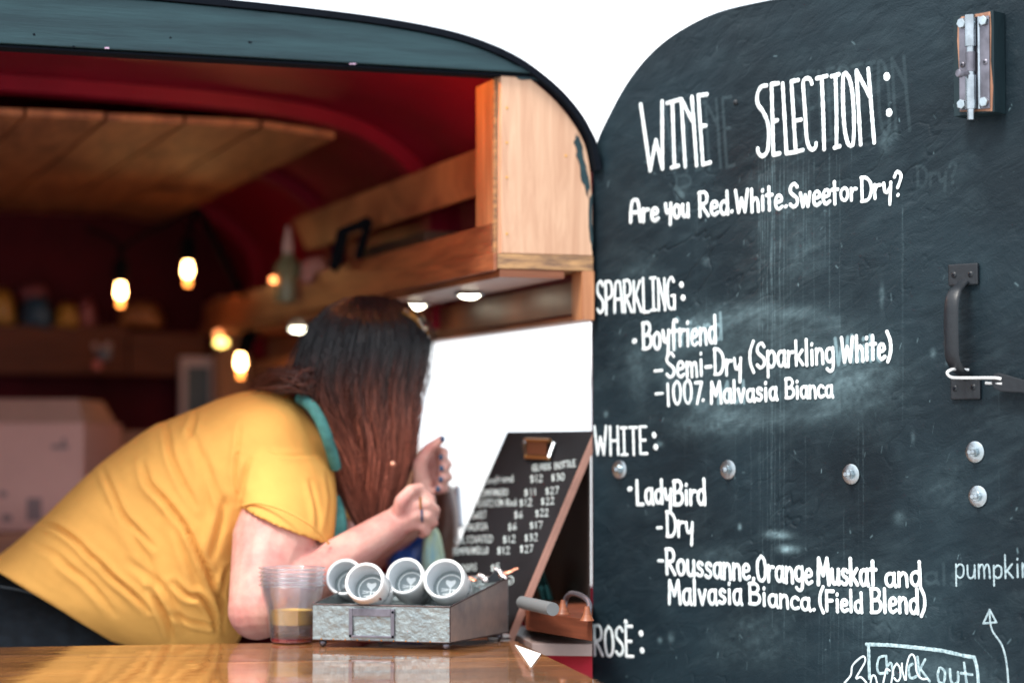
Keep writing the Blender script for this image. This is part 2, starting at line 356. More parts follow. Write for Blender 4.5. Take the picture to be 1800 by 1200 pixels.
# flakes of old teal paint on the end panel
def flake(pts, name='paint_flake'):
    poly = [TP(x, y, -.0118) for x, y in pts]; MB().prism(poly, Vv*.0012).build(name, teal, cab)
def jag(base, amp=2.2):
    out = []
    for i in range(len(base)):
        a = base[i]; b = base[(i+1) % len(base)]
        for k in range(4): out.append((a[0]+(b[0]-a[0])*k/4+random.uniform(-amp, amp), a[1]+(b[1]-a[1])*k/4+random.uniform(-amp, amp)))
    return out
flake(jag([(1012, 236), (1020, 246), (1030, 290), (1036, 330), (1033, 345), (1024, 320), (1016, 280), (1010, 250)]))
flake(jag([(1036, 350), (1041, 340), (1041, 440), (1038, 420), (1035, 380)], 1.2))
for bx_, by_, bs_ in ((188, 84, 4), (60, 60, 2), (130, 82, 2), (620, 112, 6), (440, 74, 3), (300, 66, 2)):
    MB().prism([TP(x, y, -.0185) for x, y in jag([(bx_-bs_, by_-1), (bx_+bs_, by_-1), (bx_+bs_, by_+2), (bx_-bs_, by_+2)], .8)], Vv*.0006).build('paint_chip', mat('chip_primer', (.45, .30, .42), .7) if bs_ > 3 else rubber, trailer)
flake(jag([(905, 134), (952, 136), (945, 142), (912, 139)], 1.5))
# downlights in the soffit
for (s, t) in ((.085, .29), (.085, .566), (.085, 1.34)):
    z = H(.2288); c = T(s, t, z)
    d = MB().lathe([(.0, .0), (.019, -.001), (.024, -.004), (.021, -.006), (.018, -.004), (0, -.0035)], c, (0, 0, 1), 20).build('downlight', chrome, cab, True)
    d2 = MB().lathe([(0, -.0115), (.010, -.010), (.0165, -.0055), (.0165, -.0045)], c, (0, 0, 1), 16).build('downlight_lens', led_m, cab, True)
# window trim
m_ = MB(); sbox(m_, -.026, .006, WT0, WT1, WZ1-.008, WZ1-.0005); m_.build('window_head', brownwood, trailer)
sbox(MB(), -.026, .006, WT1-.02, WT1-.001, WZ0, WZ1-.0085).build('window_jamb', brownwood_v, trailer)
sbox(MB(), .0006, .004, .006, .24, H(-.26), H(-.002)).build('jamb_panel', darkpanel, trailer, bevel=.002)
sbox(MB(), .04, .30, .06, 1.1, H(-.2625)-.03, H(-.2645)).build('side_counter', brownwood, trailer)
railw = mat('back_rail_wood', (.16, .045, .022), .55, spec=.2, col2=(.09, .025, .012), vscale=7, stretch=(1, .8, 12), coords='World')
# corner post and the back fittings
sbox(MB(), .03, .10, 1.99, 2.06, H(-.4), H(.325)).build('corner_post', brownwood_v, trailer)
sbox(MB(), .002, .028, 1.4, 1.97, H(-.4), H(.18)).build('side_board', brownwood_v, trailer)
sbox(MB(), .28, WID-.02, 2.12, 2.14, H(.155), H(.262)).build('back_rail', railw, trailer)
sbox(MB(), .28, WID-.02, 2.141, 2.245, H(.240), H(.255)).build('back_shelf', brownwood, trailer)
sbox(MB(), .105, .279, 2.10, 2.12, H(.155), H(.248)).build('back_rail', railw, trailer)
# pale framed hatch at the back
p0 = TP(318, 735, 2.06); p1 = TP(398, 628, 2.06)
s0, s1 = SH(p1)[0], SH(p0)[0]; z1 = p1.z; z0 = H(-.05)
hm = mat('hatch_frame_white', (.55, .42, .44), .5); hg = mat('hatch_pane', (.07, .11, .15), .3, col2=(.03, .05, .07), vscale=6)
m_ = MB(); sbox(m_, s0, s0+.035, 2.06, 2.085, z0, z1); sbox(m_, s0+.0355, s1, 2.06, 2.085, z1-.02, z1); sbox(m_, s1-.012, s1, 2.06, 2.085, z0, z1-.0205)
fr = m_.build('hatch_frame', hm, trailer)
m_ = MB(); sbox(m_, s0+.0355, s1-.0125, 2.07, 2.08, z0, z1-.021); m_.build('hatch_pane', hg, fr)

# ---------------------------------------------------------------- chalkboard door
D0 = Vector((.1127, 3.176, 0)); DD = Vector((.716, -.698, 0)).normalized(); DN = Vector((-.698, -.716, 0)).normalized()
def DW(s, z, off=0): return D0+DD*s+DN*off+Vector((0, 0, z))
def DP(px, py, off=0):
    d = P(px, py, 1)-Vector((0, 0, CZ)); o = Vector((0, 0, CZ)); c = D0+DN*off
    q = o+d*((c-o).dot(DN)/d.dot(DN)); return (q-D0).dot(DD), q.z
DWID = .80; DZ0 = .5
dprof = [(0, .30)]+[(max(0, a), b-CZ) for a, b in (DP(x, y) for x, y in ((1042.5,350),(1044,300),(1051,250),(1070,207),(1100,152),(1135,106),(1175,70),(1225,40),(1270,22),(1330,8),(1385,-1),(1500,-12),(1650,-22),(1800,-28)))]+[(.80, DP(1800, -28)[1]-CZ+.001)]
dps = smoothpts(dprof, 4)
ds = np.array([a for a, b in dps]); dh = np.array([b for a, b in dps]); dh = np.maximum.accumulate(dh)
def top_at(s): return H(float(np.interp(s, ds, dh)))
# stroke alphabet -------------------------------------------------
def S(*p): return ('S', list(p))
def Lp(*p): return ('L', list(p))
G = {
 'A': (.50, [S((0,0),(.04,.6),(.12,.95),(.25,1),(.38,.95),(.45,.6),(.5,0)), Lp((.03,.42),(.48,.42))]),
 'B': (.50, [Lp((.03,0),(.03,1)), S((.0,.97),(.3,1),(.44,.8),(.30,.55),(.06,.5)), S((.06,.52),(.4,.5),(.5,.25),(.35,.02),(.0,.0))]),
 'C': (.45, [S((.45,.85),(.3,1),(.08,.85),(.02,.5),(.08,.1),(.28,0),(.46,.15))]),
 'D': (.48, [Lp((.03,0),(.03,1)), S((.0,.99),(.25,.95),(.45,.7),(.46,.3),(.3,.03),(.0,.0))]),
 'E': (.40, [Lp((.03,0),(.03,1)), Lp((.03,1),(.38,1)), Lp((.03,.5),(.32,.5)), Lp((.03,0),(.40,0))]),
 'F': (.42, [Lp((.03,0),(.03,1)), Lp((.03,.98),(.42,1)), Lp((.03,.5),(.34,.52))]),
 'G': (.48, [S((.44,.86),(.3,1),(.08,.85),(.02,.5),(.08,.1),(.28,0),(.44,.1)), Lp((.46,.0),(.46,.42)), Lp((.28,.42),(.48,.42))]),
 'H': (.48, [Lp((.03,0),(.03,1)), Lp((.45,0),(.45,1)), Lp((.03,.5),(.45,.5))]),
 'I': (.36, [Lp((.18,0),(.18,1)), Lp((.02,1),(.34,1)), Lp((.02,0),(.34,0))]),
 'K': (.48, [Lp((.03,0),(.03,1)), Lp((.44,1),(.06,.45)), Lp((.14,.55),(.48,0))]),
 'L': (.36, [Lp((.03,0),(.03,1)), Lp((.03,0),(.36,.0))]),
 'M': (.62, [Lp((.03,0),(.08,1)), Lp((.08,1),(.3,.35)), Lp((.3,.35),(.52,1)), Lp((.52,1),(.60,0))]),
 'N': (.46, [Lp((.03,0),(.03,1)), Lp((.03,1),(.43,.1)), Lp((.43,0),(.43,1))]),
 'O': (.48, [S((.24,1),(.06,.8),(.02,.45),(.1,.08),(.25,0),(.42,.12),(.47,.5),(.4,.88),(.24,1))]),
 'P': (.44, [Lp((.03,0),(.03,1)), S((.0,.98),(.3,1),(.43,.8),(.38,.55),(.06,.45))]),
 'R': (.48, [Lp((.03,0),(.03,1)), S((.0,.98),(.3,1),(.43,.8),(.36,.55),(.06,.48)), Lp((.12,.48),(.47,0))]),
 'S': (.44, [S((.42,.85),(.28,1),(.08,.88),(.06,.65),(.22,.5),(.40,.35),(.40,.12),(.2,0),(.03,.12))]),
 'T': (.42, [Lp((.21,0),(.21,1)), Lp((.0,1),(.42,1))]),
 'U': (.46, [S((.03,1),(.04,.3),(.12,.03),(.25,0),(.38,.08),(.43,.4),(.43,1))]),
 'V': (.46, [Lp((.02,1),(.23,0)), Lp((.23,0),(.44,1))]),
 'W': (.72, [Lp((.02,1),(.16,0)), Lp((.16,0),(.33,.62)), Lp((.33,.62),(.50,0)), Lp((.50,0),(.66,1))]),
 'a': (.42, [S((.38,.5),(.25,.6),(.06,.5),(.03,.2),(.15,.01),(.3,.08),(.37,.3)), S((.38,.6),(.37,.2),(.44,0))]),
 'c': (.36, [S((.36,.5),(.22,.6),(.06,.48),(.03,.2),(.15,.01),(.36,.08))]),
 'd': (.42, [S((.38,.45),(.25,.58),(.06,.48),(.03,.2),(.15,.01),(.3,.06),(.37,.25)), Lp((.38,1.0),(.40,0))]),
 'e': (.38, [S((.05,.3),(.34,.36),(.32,.55),(.18,.6),(.05,.45),(.04,.15),(.18,0),(.37,.1))]),
 'f': (.34, [S((.34,.92),(.24,1),(.14,.85),(.13,.4),(.13,-.12)), Lp((.0,.55),(.3,.57))]),
 'g': (.42, [S((.38,.5),(.22,.6),(.05,.48),(.05,.18),(.2,.05),(.36,.18)), S((.39,.6),(.40,.1),(.36,-.25),(.18,-.32),(.06,-.22))]),
 'h': (.40, [Lp((.03,0),(.03,1)), S((.04,.4),(.2,.6),(.34,.48),(.37,0))]),
 'i': (.16, [Lp((.08,0),(.08,.58)), Lp((.08,.82),(.09,.86))]),
 'k': (.40, [Lp((.03,0),(.03,1)), Lp((.36,.6),(.06,.25)), Lp((.12,.32),(.38,0))]),
 'l': (.14, [Lp((.06,0),(.06,1))]),
 'm': (.58, [Lp((.03,0),(.03,.6)), S((.04,.4),(.16,.6),(.27,.48),(.29,0)), S((.30,.4),(.42,.6),(.52,.48),(.55,0))]),
 'n': (.40, [Lp((.03,0),(.03,.6)), S((.04,.4),(.2,.6),(.34,.48),(.37,0))]),
 'o': (.42, [S((.21,.6),(.05,.48),(.03,.2),(.15,.01),(.32,.05),(.39,.3),(.34,.54),(.21,.6))]),
 'p': (.42, [Lp((.03,-.35),(.04,.6)), S((.04,.45),(.22,.6),(.39,.48),(.37,.12),(.2,.0),(.05,.12))]),
 'r': (.30, [Lp((.03,0),(.03,.6)), S((.04,.35),(.14,.55),(.3,.56))]),
 's': (.34, [S((.32,.5),(.2,.6),(.06,.5),(.12,.34),(.28,.26),(.31,.1),(.16,0),(.02,.08))]),
 't': (.32, [Lp((.14,0),(.14,.95)), Lp((.0,.62),(.3,.62))]),
 'u': (.40, [S((.03,.6),(.04,.15),(.15,0),(.3,.08),(.36,.3)), Lp((.37,.6),(.38,0))]),
 'v': (.38, [Lp((.02,.6),(.19,0)), Lp((.19,0),(.36,.6))]),
 'w': (.56, [Lp((.02,.6),(.14,0)), Lp((.14,0),(.27,.5)), Lp((.27,.5),(.40,0)), Lp((.40,0),(.52,.6))]),
 'y': (.40, [S((.03,.6),(.08,.25),(.2,.2),(.33,.4)), Lp((.37,.6),(.30,-.3))]),
 '0': (.40, [S((.2,1),(.05,.8),(.03,.4),(.12,.05),(.25,.0),(.36,.25),(.37,.7),(.28,.95),(.2,1))]),
 '1': (.20, [Lp((.1,0),(.08,1))]), '2': (.40, [S((.04,.8),(.18,1),(.35,.82),(.28,.5),(.03,.02)), Lp((.03,.0),(.40,.0))]),
 '3': (.40, [S((.04,.9),(.25,1),(.34,.78),(.16,.55)), S((.16,.55),(.38,.4),(.32,.08),(.04,.05))]), '5': (.40, [Lp((.05,1),(.38,1)), Lp((.05,1),(.05,.58)), S((.05,.58),(.32,.55),(.36,.2),(.04,.02))]),
 '6': (.40, [S((.34,1),(.08,.6),(.04,.2),(.2,0),(.36,.2),(.26,.45),(.06,.3))]), '7': (.40, [Lp((.02,1),(.38,1)), Lp((.38,1),(.15,0))]),
 '%': (.40, [Lp((.05,.98),(.36,.98)), Lp((.36,.98),(.12,0)), Lp((.40,.12),(.43,.14))]),
 '$': (.40, [S((.34,.8),(.2,.9),(.06,.75),(.2,.5),(.34,.3),(.2,.1),(.04,.2)), Lp((.2,1.05),(.2,-.05))]),
 '-': (.38, [Lp((.04,.36),(.32,.37))]), '.': (.14, [Lp((.05,.06),(.08,.08))]), ',': (.16, [Lp((.1,.08),(.04,-.14))]),
 '(': (.26, [S((.24,1.08),(.06,.7),(.05,.25),(.22,-.12))]), ')': (.26, [S((.02,1.08),(.2,.7),(.2,.25),(.03,-.12))]),
 '?': (.36, [S((.02,.8),(.15,1),(.34,.85),(.28,.6),(.16,.35)), Lp((.16,.03),(.18,.05))]), ' ': (.22, []), '*': (.16, [Lp((.06,.28),(.1,.30))]),
}
def layout(text, a, b, cap, up=(0.03, -1)):
    """strokes in picture coordinates for a word running from a to b."""
    gap = .13; W = sum(G[c][0] for c in text)+gap*(len(text)-1); a = np.array(a, float); b = np.array(b, float); e = (b-a)/W
    upv = np.array(up, float); upv = -np.array([0.025, -1.0])*-1*cap if up is None else np.array([-.025*cap, -cap])
    out = []; x = 0
    for c in text:
        wd, st = G[c]; jy = random.uniform(-.03, .03); js = random.uniform(.95, 1.06)
        for k, pts in st:
            pp = [a+e*(x+u_)+upv*(v_*js+jy) for u_, v_ in pts]
            if k == 'S': pp = [np.array(q) for q in smoothpts([tuple(q) for q in pp], 6)]
            out.append([tuple(q) for q in pp])
        x += wd+gap
    return out
def ribbon(mb, pts3, nrm, wid, hgt):
    pts = [Vector(p) for p in pts3]
    L_ = [0]
    for i in range(1, len(pts)): L_.append(L_[-1]+(pts[i]-pts[i-1]).length)
    if L_[-1] < 1e-6: pts = [pts[0], pts[0]+Vector((0, 0, 1e-4))]; L_ = [0, 1e-4]
    n = max(2, int(L_[-1]/(wid*.6))+1); q = []
    for i in range(n+1):
        d = L_[-1]*i/n
        for k in range(1, len(L_)):
            if d <= L_[k]+1e-9: break
        f = (d-L_[k-1])/max(1e-9, L_[k]-L_[k-1]); q.append(pts[k-1].lerp(pts[k], f))
    rings = []; N = Vector(nrm)
    def tang(i): return (q[min(i+1, n)]-q[max(i-1, 0)]).normalized()
    t0 = tang(0); t1 = tang(n)
    for a in (80, 50, 25): rings.append((q[0]-t0*wid/2*math.sin(R(a)), t0, math.cos(R(a))))
    for i in range(n+1): rings.append((q[i], tang(i), 1+random.uniform(-.13, .10)))
    for a in (25, 50, 80): rings.append((q[n]+t1*wid/2*math.sin(R(a)), t1, math.cos(R(a))))
    v = []; f = []; h = hgt*random.uniform(.8, 1.2)
    for c, t, k in rings:
        sd_ = t.cross(N).normalized()*wid/2*k
        v += [c-sd_, c-sd_*.72+N*h*.85*k, c+N*h*k, c+sd_*.72+N*h*.85*k, c+sd_]
    for i in range(len(rings)-1):
        for k in range(4): f.append((i*5+k, i*5+k+1, i*5+5+k+1, i*5+5+k))
    mb.add(v, f)
PXM = 1380.0   # pixels per metre on the door
door = bpy.data.objects.new('chalkboard_door', None); COL.objects.link(door); door.parent = trailer; door['label'] = 'black arched door standing open, hand lettered with the wine selection'
def write(name, strokes, wpx, m, h=.0005, off=.0006, lab=None):
    mb = MB()
    for st in strokes:
        pts = [DW(*DP(x, y), off) for x, y in st]; ribbon(mb, pts, DN, wpx/PXM, h)
    o = mesh_obj(name, mb.v, mb.f, m, door, smooth=True)
    if lab: o['label'] = lab
    return o
def c6(ox, oy, k, *pts): return [(ox+x/k, oy+y/k) for x, y in pts]
W1 = [[(1126.7,184),(1143.3,300)],[(1143.3,300),(1153.3,247)],[(1153.3,247),(1165,297)],[(1165,297),(1164.3,179)],
      [(1173,181.7),(1198,175)],[(1182.5,183),(1186,293)],[(1181,295),(1193,291.7)],[(1198,175),(1205,293)],[(1198,175),(1218,214)],[(1216.7,171),(1225,291)],
      [(1228,168.5),(1236,289.5)],[(1228,168.5),(1243,166.5)],[(1234,222),(1241,221.5)],[(1236,289.5),(1249,286)]]
g = lambda *p: c6(1320, 100, 6, *p)
W2 = [smoothpts(g((165,305),(110,320),(70,400),(75,500),(130,580),(180,700),(190,850),(175,1000),(120,1050),(80,1010),(75,970))),
      g((220,290),(240,1035)), g((220,290),(290,282)), g((245,685),(280,672)), g((240,1035),(305,1020)),
      g((338,285),(378,1020)), g((378,1020),(460,1008)), g((430,262),(475,1000)), g((430,262),(500,248)), g((475,675),(530,665)), g((460,1008),(550,985)),
      smoothpts(g((645,285),(630,240),(590,230),(555,260),(560,400),(575,600),(590,850),(620,960),(655,980),(685,955),(690,915))),
      g((698,230),(802,205)), smoothpts(g((750,225),(765,600),(775,975))), g((853,208),(930,188)), smoothpts(g((895,205),(905,600),(905,950))), g((885,960),(938,945)),
      smoothpts(g((1000,175),(975,215),(975,500),(990,750),(1020,900),(1050,940),(1080,915),(1090,700),(1075,400),(1040,230),(1000,175))),
      g((1115,150),(1160,925)), g((1115,150),(1258,420)), g((1240,130),(1303,905))]
write('lettering', W1+W2, 8.2, ctrlmark, lab='tall capitals reading WINE SELECTION')
write('lettering', [[(1559,134),(1559.5,136)]], 13.5, ctrlmark); write('lettering', [[(1563,197),(1563.5,199)]], 13.5, ctrlmark)
LN = [ # text, start, end, cap, width
 [('Are', (1109,391), (1158,387), 38, 8.5), ('you', (1170,384), (1211,380), 38, 8.5), ('Red.White.Sweet', (1230,381), (1474,357), 40, 8.2), ('or', (1478,354), (1506,351), 34, 7.5), ('Dry?', (1515,353), (1586,343), 41, 7.5)],
 [('SPARKLING', (1050,552), (1187,544), 56, 6.5)],
 [('*', (1112,610), (1120,610), 36, 11), ('Boyfriend', (1131,614), (1259,604), 47, 8.2)],
 [('-', (1150,662), (1167,661), 30, 6.5), ('Semi-Dry', (1172,664), (1304,656), 44, 7.6), ('(Sparkling', (1318,648), (1466,638), 44, 7.6), ('White)', (1480,636), (1568,630), 44, 8.2)],
 [('-', (1152,703), (1168,702), 30, 6.5), ('100%', (1172,712), (1236,707), 38, 7.2), ('Malvasia', (1250,708), (1366,703), 36, 7.8), ('Bianca', (1382,699), (1464,698), 33, 7.0)],
 [('WHITE', (1046,799), (1138,797), 48, 6.2)],
 [('*', (1104,870), (1112,870), 36, 11), ('LadyBird', (1120,885), (1240,886), 42, 8.0)],
 [('-', (1155,939), (1165,939), 36, 7), ('Dry', (1173,943), (1219,944), 42, 7.2)],
 [('-', (1157,998), (1168,999), 36, 6.5), ('Roussanne,Orange', (1172,1009), (1428,1025), 43, 7.8), ('Muskat', (1438,1026), (1541,1028), 44, 9.0), ('and', (1557,1029), (1619,1030), 40, 7.8)],
 [('Malvasia', (1176,1061), (1304,1061), 42, 7.6), ('Bianca.', (1318,1061), (1434,1073), 36, 7.4), ('(Field', (1441,1072), (1516,1076), 36, 7.6), ('Blend)', (1532,1076), (1628,1078), 42, 7.8)],
 [('ROSE', (1045,1150), (1113,1153), 50, 6.8)],
]
for ln in LN:
    st = []
    for (tx, a, b, cp, wd) in ln:
        st = layout(tx, a, b, cp)
        write('lettering', st, wd*.88, ctrlmark)
for a, b in (((1198,500),(1201,523)), ((1150,764),(1153,785)), ((1127,1112),(1129,1142))):
    write('lettering', [[a, (a[0]+.5, a[1]+1)]], 11, ctrlmark); write('lettering', [[b, (b[0]+.5, b[1]+1)]], 11, ctrlmark)
write('lettering', [[(1100,1092),(1100.5,1093)]], 9, ctrlmark)
# re-inked ghosts next to letters
pk = layout('pumpkin', (1680,1016), (1812,1014), 38)
write('lettering', pk, 3.6, chalkthin, h=.0003, lab='thin grey chalk word pumpkin')
write('chalk_arrow', [[(1740,1071),(1729,1095)],[(1729,1095),(1752,1093)],[(1752,1093),(1740,1071)],[(1740,1073),(1741,1095)], smoothpts([(1741,1095),(1746,1110),(1760,1130),(1767,1150),(1771,1175),(1773,1205),(1773,1240)])], 3.6, chalkthin, h=.0003)
g = lambda *p: c6(1480, 1120, 5.625, *p)
write('chalk_frame', [smoothpts(g((245,65),(500,75),(800,105),(1000,130),(1200,175),(1310,195))), smoothpts(g((1310,195),(1338,300),(1352,450),(1360,600))), g((265,80),(275,400))], 6.5, ctrlfade, h=.0003)
gh = [smoothpts(g((420,180),(370,200),(350,290),(370,350),(420,350))), g((440,180),(450,350)), smoothpts(g((450,280),(490,250),(510,370))), smoothpts(g((700,260),(665,290),(670,380),(700,400),(740,380))), g((750,190),(770,390)), g((825,215),(770,320)), g((780,310),(870,430)),
      smoothpts(g((965,300),(950,370),(965,440),(1010,440),(1020,340),(985,300),(965,300))), smoothpts(g((1070,310),(1080,420),(1110,460),(1150,430),(1150,340))), g((1210,250),(1235,450)), g((1180,350),(1290,365))]
write('lettering', gh, 4.8, ctrlfade, h=.0002, lab='smudged grey chalk writing inside the chalk frame')
bc = [smoothpts(g((30,445),(90,370),(105,280),(170,210),(220,185),(232,235),(180,330),(140,405),(190,390),(245,445))), smoothpts(g((285,445),(300,380),(330,380),(350,450))), smoothpts(g((475,325),(440,310),(425,380),(410,450))),
      smoothpts(g((545,255),(515,300),(500,390),(490,450))), smoothpts(g((545,255),(575,300),(580,390),(550,430),(520,400))), smoothpts(g((595,255),(600,330),(625,415))), smoothpts(g((635,415),(640,300),(665,195),(700,165),(728,220),(742,340),(790,405),(850,405)))]
write('lettering', bc, 3.8, chalkbright, h=.0004, lab='bright cursive chalk word Bacon')
# door slab: a fine sheet carrying the worn chalk, on a timber core
NS, NZ = 680, 680
zlo = H(-.37)
su = np.linspace(0, DWID, NS); vv = np.linspace(0, 1, NZ)
tops = H(0)+np.interp(su, ds, dh)
Sg, Vg = np.meshgrid(su, vv, indexing='ij'); Zg = zlo+(tops[:, None]-zlo)*Vg
chalk = np.zeros_like(Sg)
def seg_paint(a, b, wid, amp, soft=1.0, key=None):
    """a, b in (s, z) metres"""
    lo_s, hi_s = min(a[0], b[0])-wid*2, max(a[0], b[0])+wid*2
    i0, i1 = np.searchsorted(su, lo_s), np.searchsorted(su, hi_s)
    if i1 <= i0: return
    A = Sg[i0:i1]; B = Zg[i0:i1]; dx, dz = b[0]-a[0], b[1]-a[1]; l2 = dx*dx+dz*dz+1e-12
    t = np.clip(((A-a[0])*dx+(B-a[1])*dz)/l2, 0, 1); d = np.hypot(A-a[0]-t*dx, B-a[1]-t*dz)
    k = np.clip((wid*.5-d)/(wid*.5*soft)+.0, 0, 1)
    chalk[i0:i1] = np.maximum(chalk[i0:i1], k*amp) if key is None else chalk[i0:i1]+k*amp
def ghost(strokes, wpx, amp, dx=0, dy=0):
    for st in strokes:
        q = [DP(x+dx, y+dy) for x, y in st]
        for i in range(len(q)-1): seg_paint(q[i], q[i+1], wpx/PXM, amp, .5)
ghost(W1, 9, .055, 42, 4); ghost(W2, 9, .040, 62, -22); ghost(layout('Dry?', (1612,328), (1682,322), 36), 8, .035)
ghost(layout('White', (1474,640), (1560,632), 46), 9, .45, -6, 0); ghost(layout('friend', (1176,612), (1262,600), 46), 8, .4, 7, -3); ghost(layout('Mal', (1252,708), (1300,706), 38), 9, .4, 10, 2)
ghost(layout('als', (1625,1026), (1690,1028), 34), 8, .04); ghost([[(1188,330),(1200,345)]], 14, .12); ghost(layout('P', (1188,350), (1215,348), 40), 8, .05)
# runs of chalk water below the heading, long vertical drips
drips = []
for x in (1333,1337,1340,1345,1350,1353,1357,1361,1372,1378,1384,1395,1402,1412,1417,1422,1431,1450,1458,1470,1476):
    drips.append((x, 276+random.uniform(-6, 4), 276+random.uniform(80, 420), random.uniform(.08, .28)))
for x in (1334,1336.5,1341,1349,1355,1357.5,1362,1371,1378): drips.append((x, 300, random.uniform(900, 1230), random.uniform(.10, .32)))
for x in (1204,1225,1241,1293,1320,1390,1416,1483,1497,1509,1517,1524,1585,1587,1756): 
    y0 = random.uniform(180, 900); drips.append((x, y0, y0+random.uniform(150, 480), random.uniform(.04, .12)))
for x in (1440,1447,1452,1460,1466,1474,1482,1490,1500,1510,1516): drips.append((x, 1075, 1075+random.uniform(40, 160), random.uniform(.06, .15)))
for x, y0, y1, am in drips:
    wv = random.uniform(1.5, 4.0); y = y0
    while y < y1:
        fade = 1-(y-y0)/(y1-y0)*.6; n_ = noise.noise(Vector((x*.3, y*.02, 3)))
        seg_paint(DP(x+n_*1.0, y), DP(x+n_*1.0, y+9), wv/PXM*.95, am*.8*fade*(.35+1.3*abs(noise.noise(Vector((x, y*.05, 9))))), 1, 'add'); y += 9
# wiped smudges and scuffs
def np_noise(A, B, seed, oct=4):
    out = np.zeros_like(A); amp = 1
    r = np.random.default_rng(seed)
    for o_ in range(oct):
        G_ = r.random((64, 64)); x = A % 63; y = B % 63; i = x.astype(int); j = y.astype(int); fx = x-i; fy = y-j; fx = fx*fx*(3-2*fx); fy = fy*fy*(3-2*fy)
        out += amp*((G_[i, j]*(1-fx)+G_[i+1, j]*fx)*(1-fy)+(G_[i, j+1]*(1-fx)+G_[i+1, j+1]*fx)*fy); A = A*2.03+7; B = B*2.03+3; amp *= .5
    return out/(2-2**(1-oct))
cs, cz = DP(1345, 640); rs, rz = .185, .078
dd_ = ((Sg-cs)/rs)**2+((Zg-cz+.03*(Sg-cs))/rz)**2
sm = np.exp(-np.maximum(dd_-.75, 0)*3.2); ringm = np.exp(-((dd_-.85)/.22)**2)
streak = np_noise(Sg*30+Zg*22, Zg*90-Sg*40, 5); fine = np_noise(Sg*160, Zg*160, 6); big = np_noise(Sg*9, Zg*9, 8)
chalk += .075*sm*(.35+.9*streak)+.12*ringm*streak*(Sg < cs+.12)
for (x, y, rx, ry, am) in ((1500,665,95,75,.14),(1250,745,110,28,.14),(1370,940,30,8,.5),(1385,965,22,9,.55),(1580,910,14,16,.10),(1300,925,5,6,.5),(1160,780,10,6,.2),(1180,1120,8,10,.2),(1160,1125,6,6,.25),(1065,728,6,6,.3),(1605,770,4,12,.2),(1640,620,6,8,.15),(1664,638,4,5,.15),(1550,520,5,25,.15),(1240,460,9,9,.12),(1200,330,14,20,.07),(1560,245,20,30,.10),(1250,980,120,30,.05),(1330,1120,100,60,.06),(1560,1060,90,70,.08),(1650,1180,110,30,.12),(1440,1030,120,40,.07),(1390,400,90,120,.07),(1260,560,160,30,.10),(1120,650,30,60,.12),(1120,480,60,30,.06),(1480,160,60,60,.05),(1660,850,60,40,.05)):
    q = DP(x, y); ex = ((Sg-q[0])/(rx/PXM))**2+((Zg-q[1])/(ry/PXM))**2
    chalk += am*np.exp(-ex*1.4)*(.3+1.2*streak*fine*1.6)
chalk += .05*np.clip(streak-.45, 0, 1)*big*2
for _ in range(120):
    x, y = random.uniform(1060, 1790), random.uniform(60, 1190); q = DP(x, y); L_ = random.uniform(1, 7)/PXM*2; a_ = random.uniform(0, 6.28)
    seg_paint(q, (q[0]+L_*math.cos(a_)*.5, q[1]+L_*math.sin(a_)), random.uniform(1.5, 4)/PXM, random.uniform(.08, .4), 1)
for _ in range(22):
    x, y = random.uniform(1150, 1750), random.uniform(760, 1190); q = DP(x, y); a_ = random.uniform(.5, 2.6); L_ = random.uniform(.01, .04)
    seg_paint(q, (q[0]+L_*math.cos(a_), q[1]+L_*math.sin(a_)), 1.6/PXM, random.uniform(.04, .12), 1)
chalk = np.clip(chalk*(.75+.5*fine), 0, 1)
# hand-laid filler relief: shallow diagonal ridges and pock marks
rel = .0011*(np_noise(Sg*26+Zg*14, Zg*46-Sg*30, 11, 5)-.5)+.0022*(np_noise(Sg*9+Zg*3, Zg*13-Sg*8, 12, 3)-.5)
cr_ = np_noise(Sg*14+Zg*8, Zg*30-Sg*22, 13, 3); rel -= .0012*np.exp(-((cr_-.5)/.018)**2)*np.clip(np_noise(Sg*6, Zg*6, 14, 2)-.45, 0, 1)*3
W_ = np.array([tuple(D0)])+Sg[..., None]*np.array([tuple(DD)])+rel[..., None]*np.array([tuple(DN)])
W_[..., 2] = Zg
flat = np.asarray(W_).reshape(-1, 3)
idx = np.arange(NS*NZ).reshape(NS, NZ); q = np.stack([idx[:-1, :-1], idx[1:, :-1], idx[1:, 1:], idx[:-1, 1:]], -1).reshape(-1, 4)
def np_mesh(name, verts, quads, m, parent):
    me = bpy.data.meshes.new(name); off = np.array(wloc(parent)); V = (verts-off).astype(np.float32)
    me.vertices.add(len(V)); me.vertices.foreach_set('co', V.ravel()); me.loops.add(quads.size); me.loops.foreach_set('vertex_index', quads.ravel().astype(np.int32))
    me.polygons.add(len(quads)); me.polygons.foreach_set('loop_start', np.arange(0, quads.size, quads.shape[1], dtype=np.int32)); me.polygons.foreach_set('use_smooth', np.ones(len(quads), bool))
    me.update(calc_edges=True); me.validate(); me.materials.append(m); o = bpy.data.objects.new(name, me); COL.objects.link(o); o.parent = parent; return o
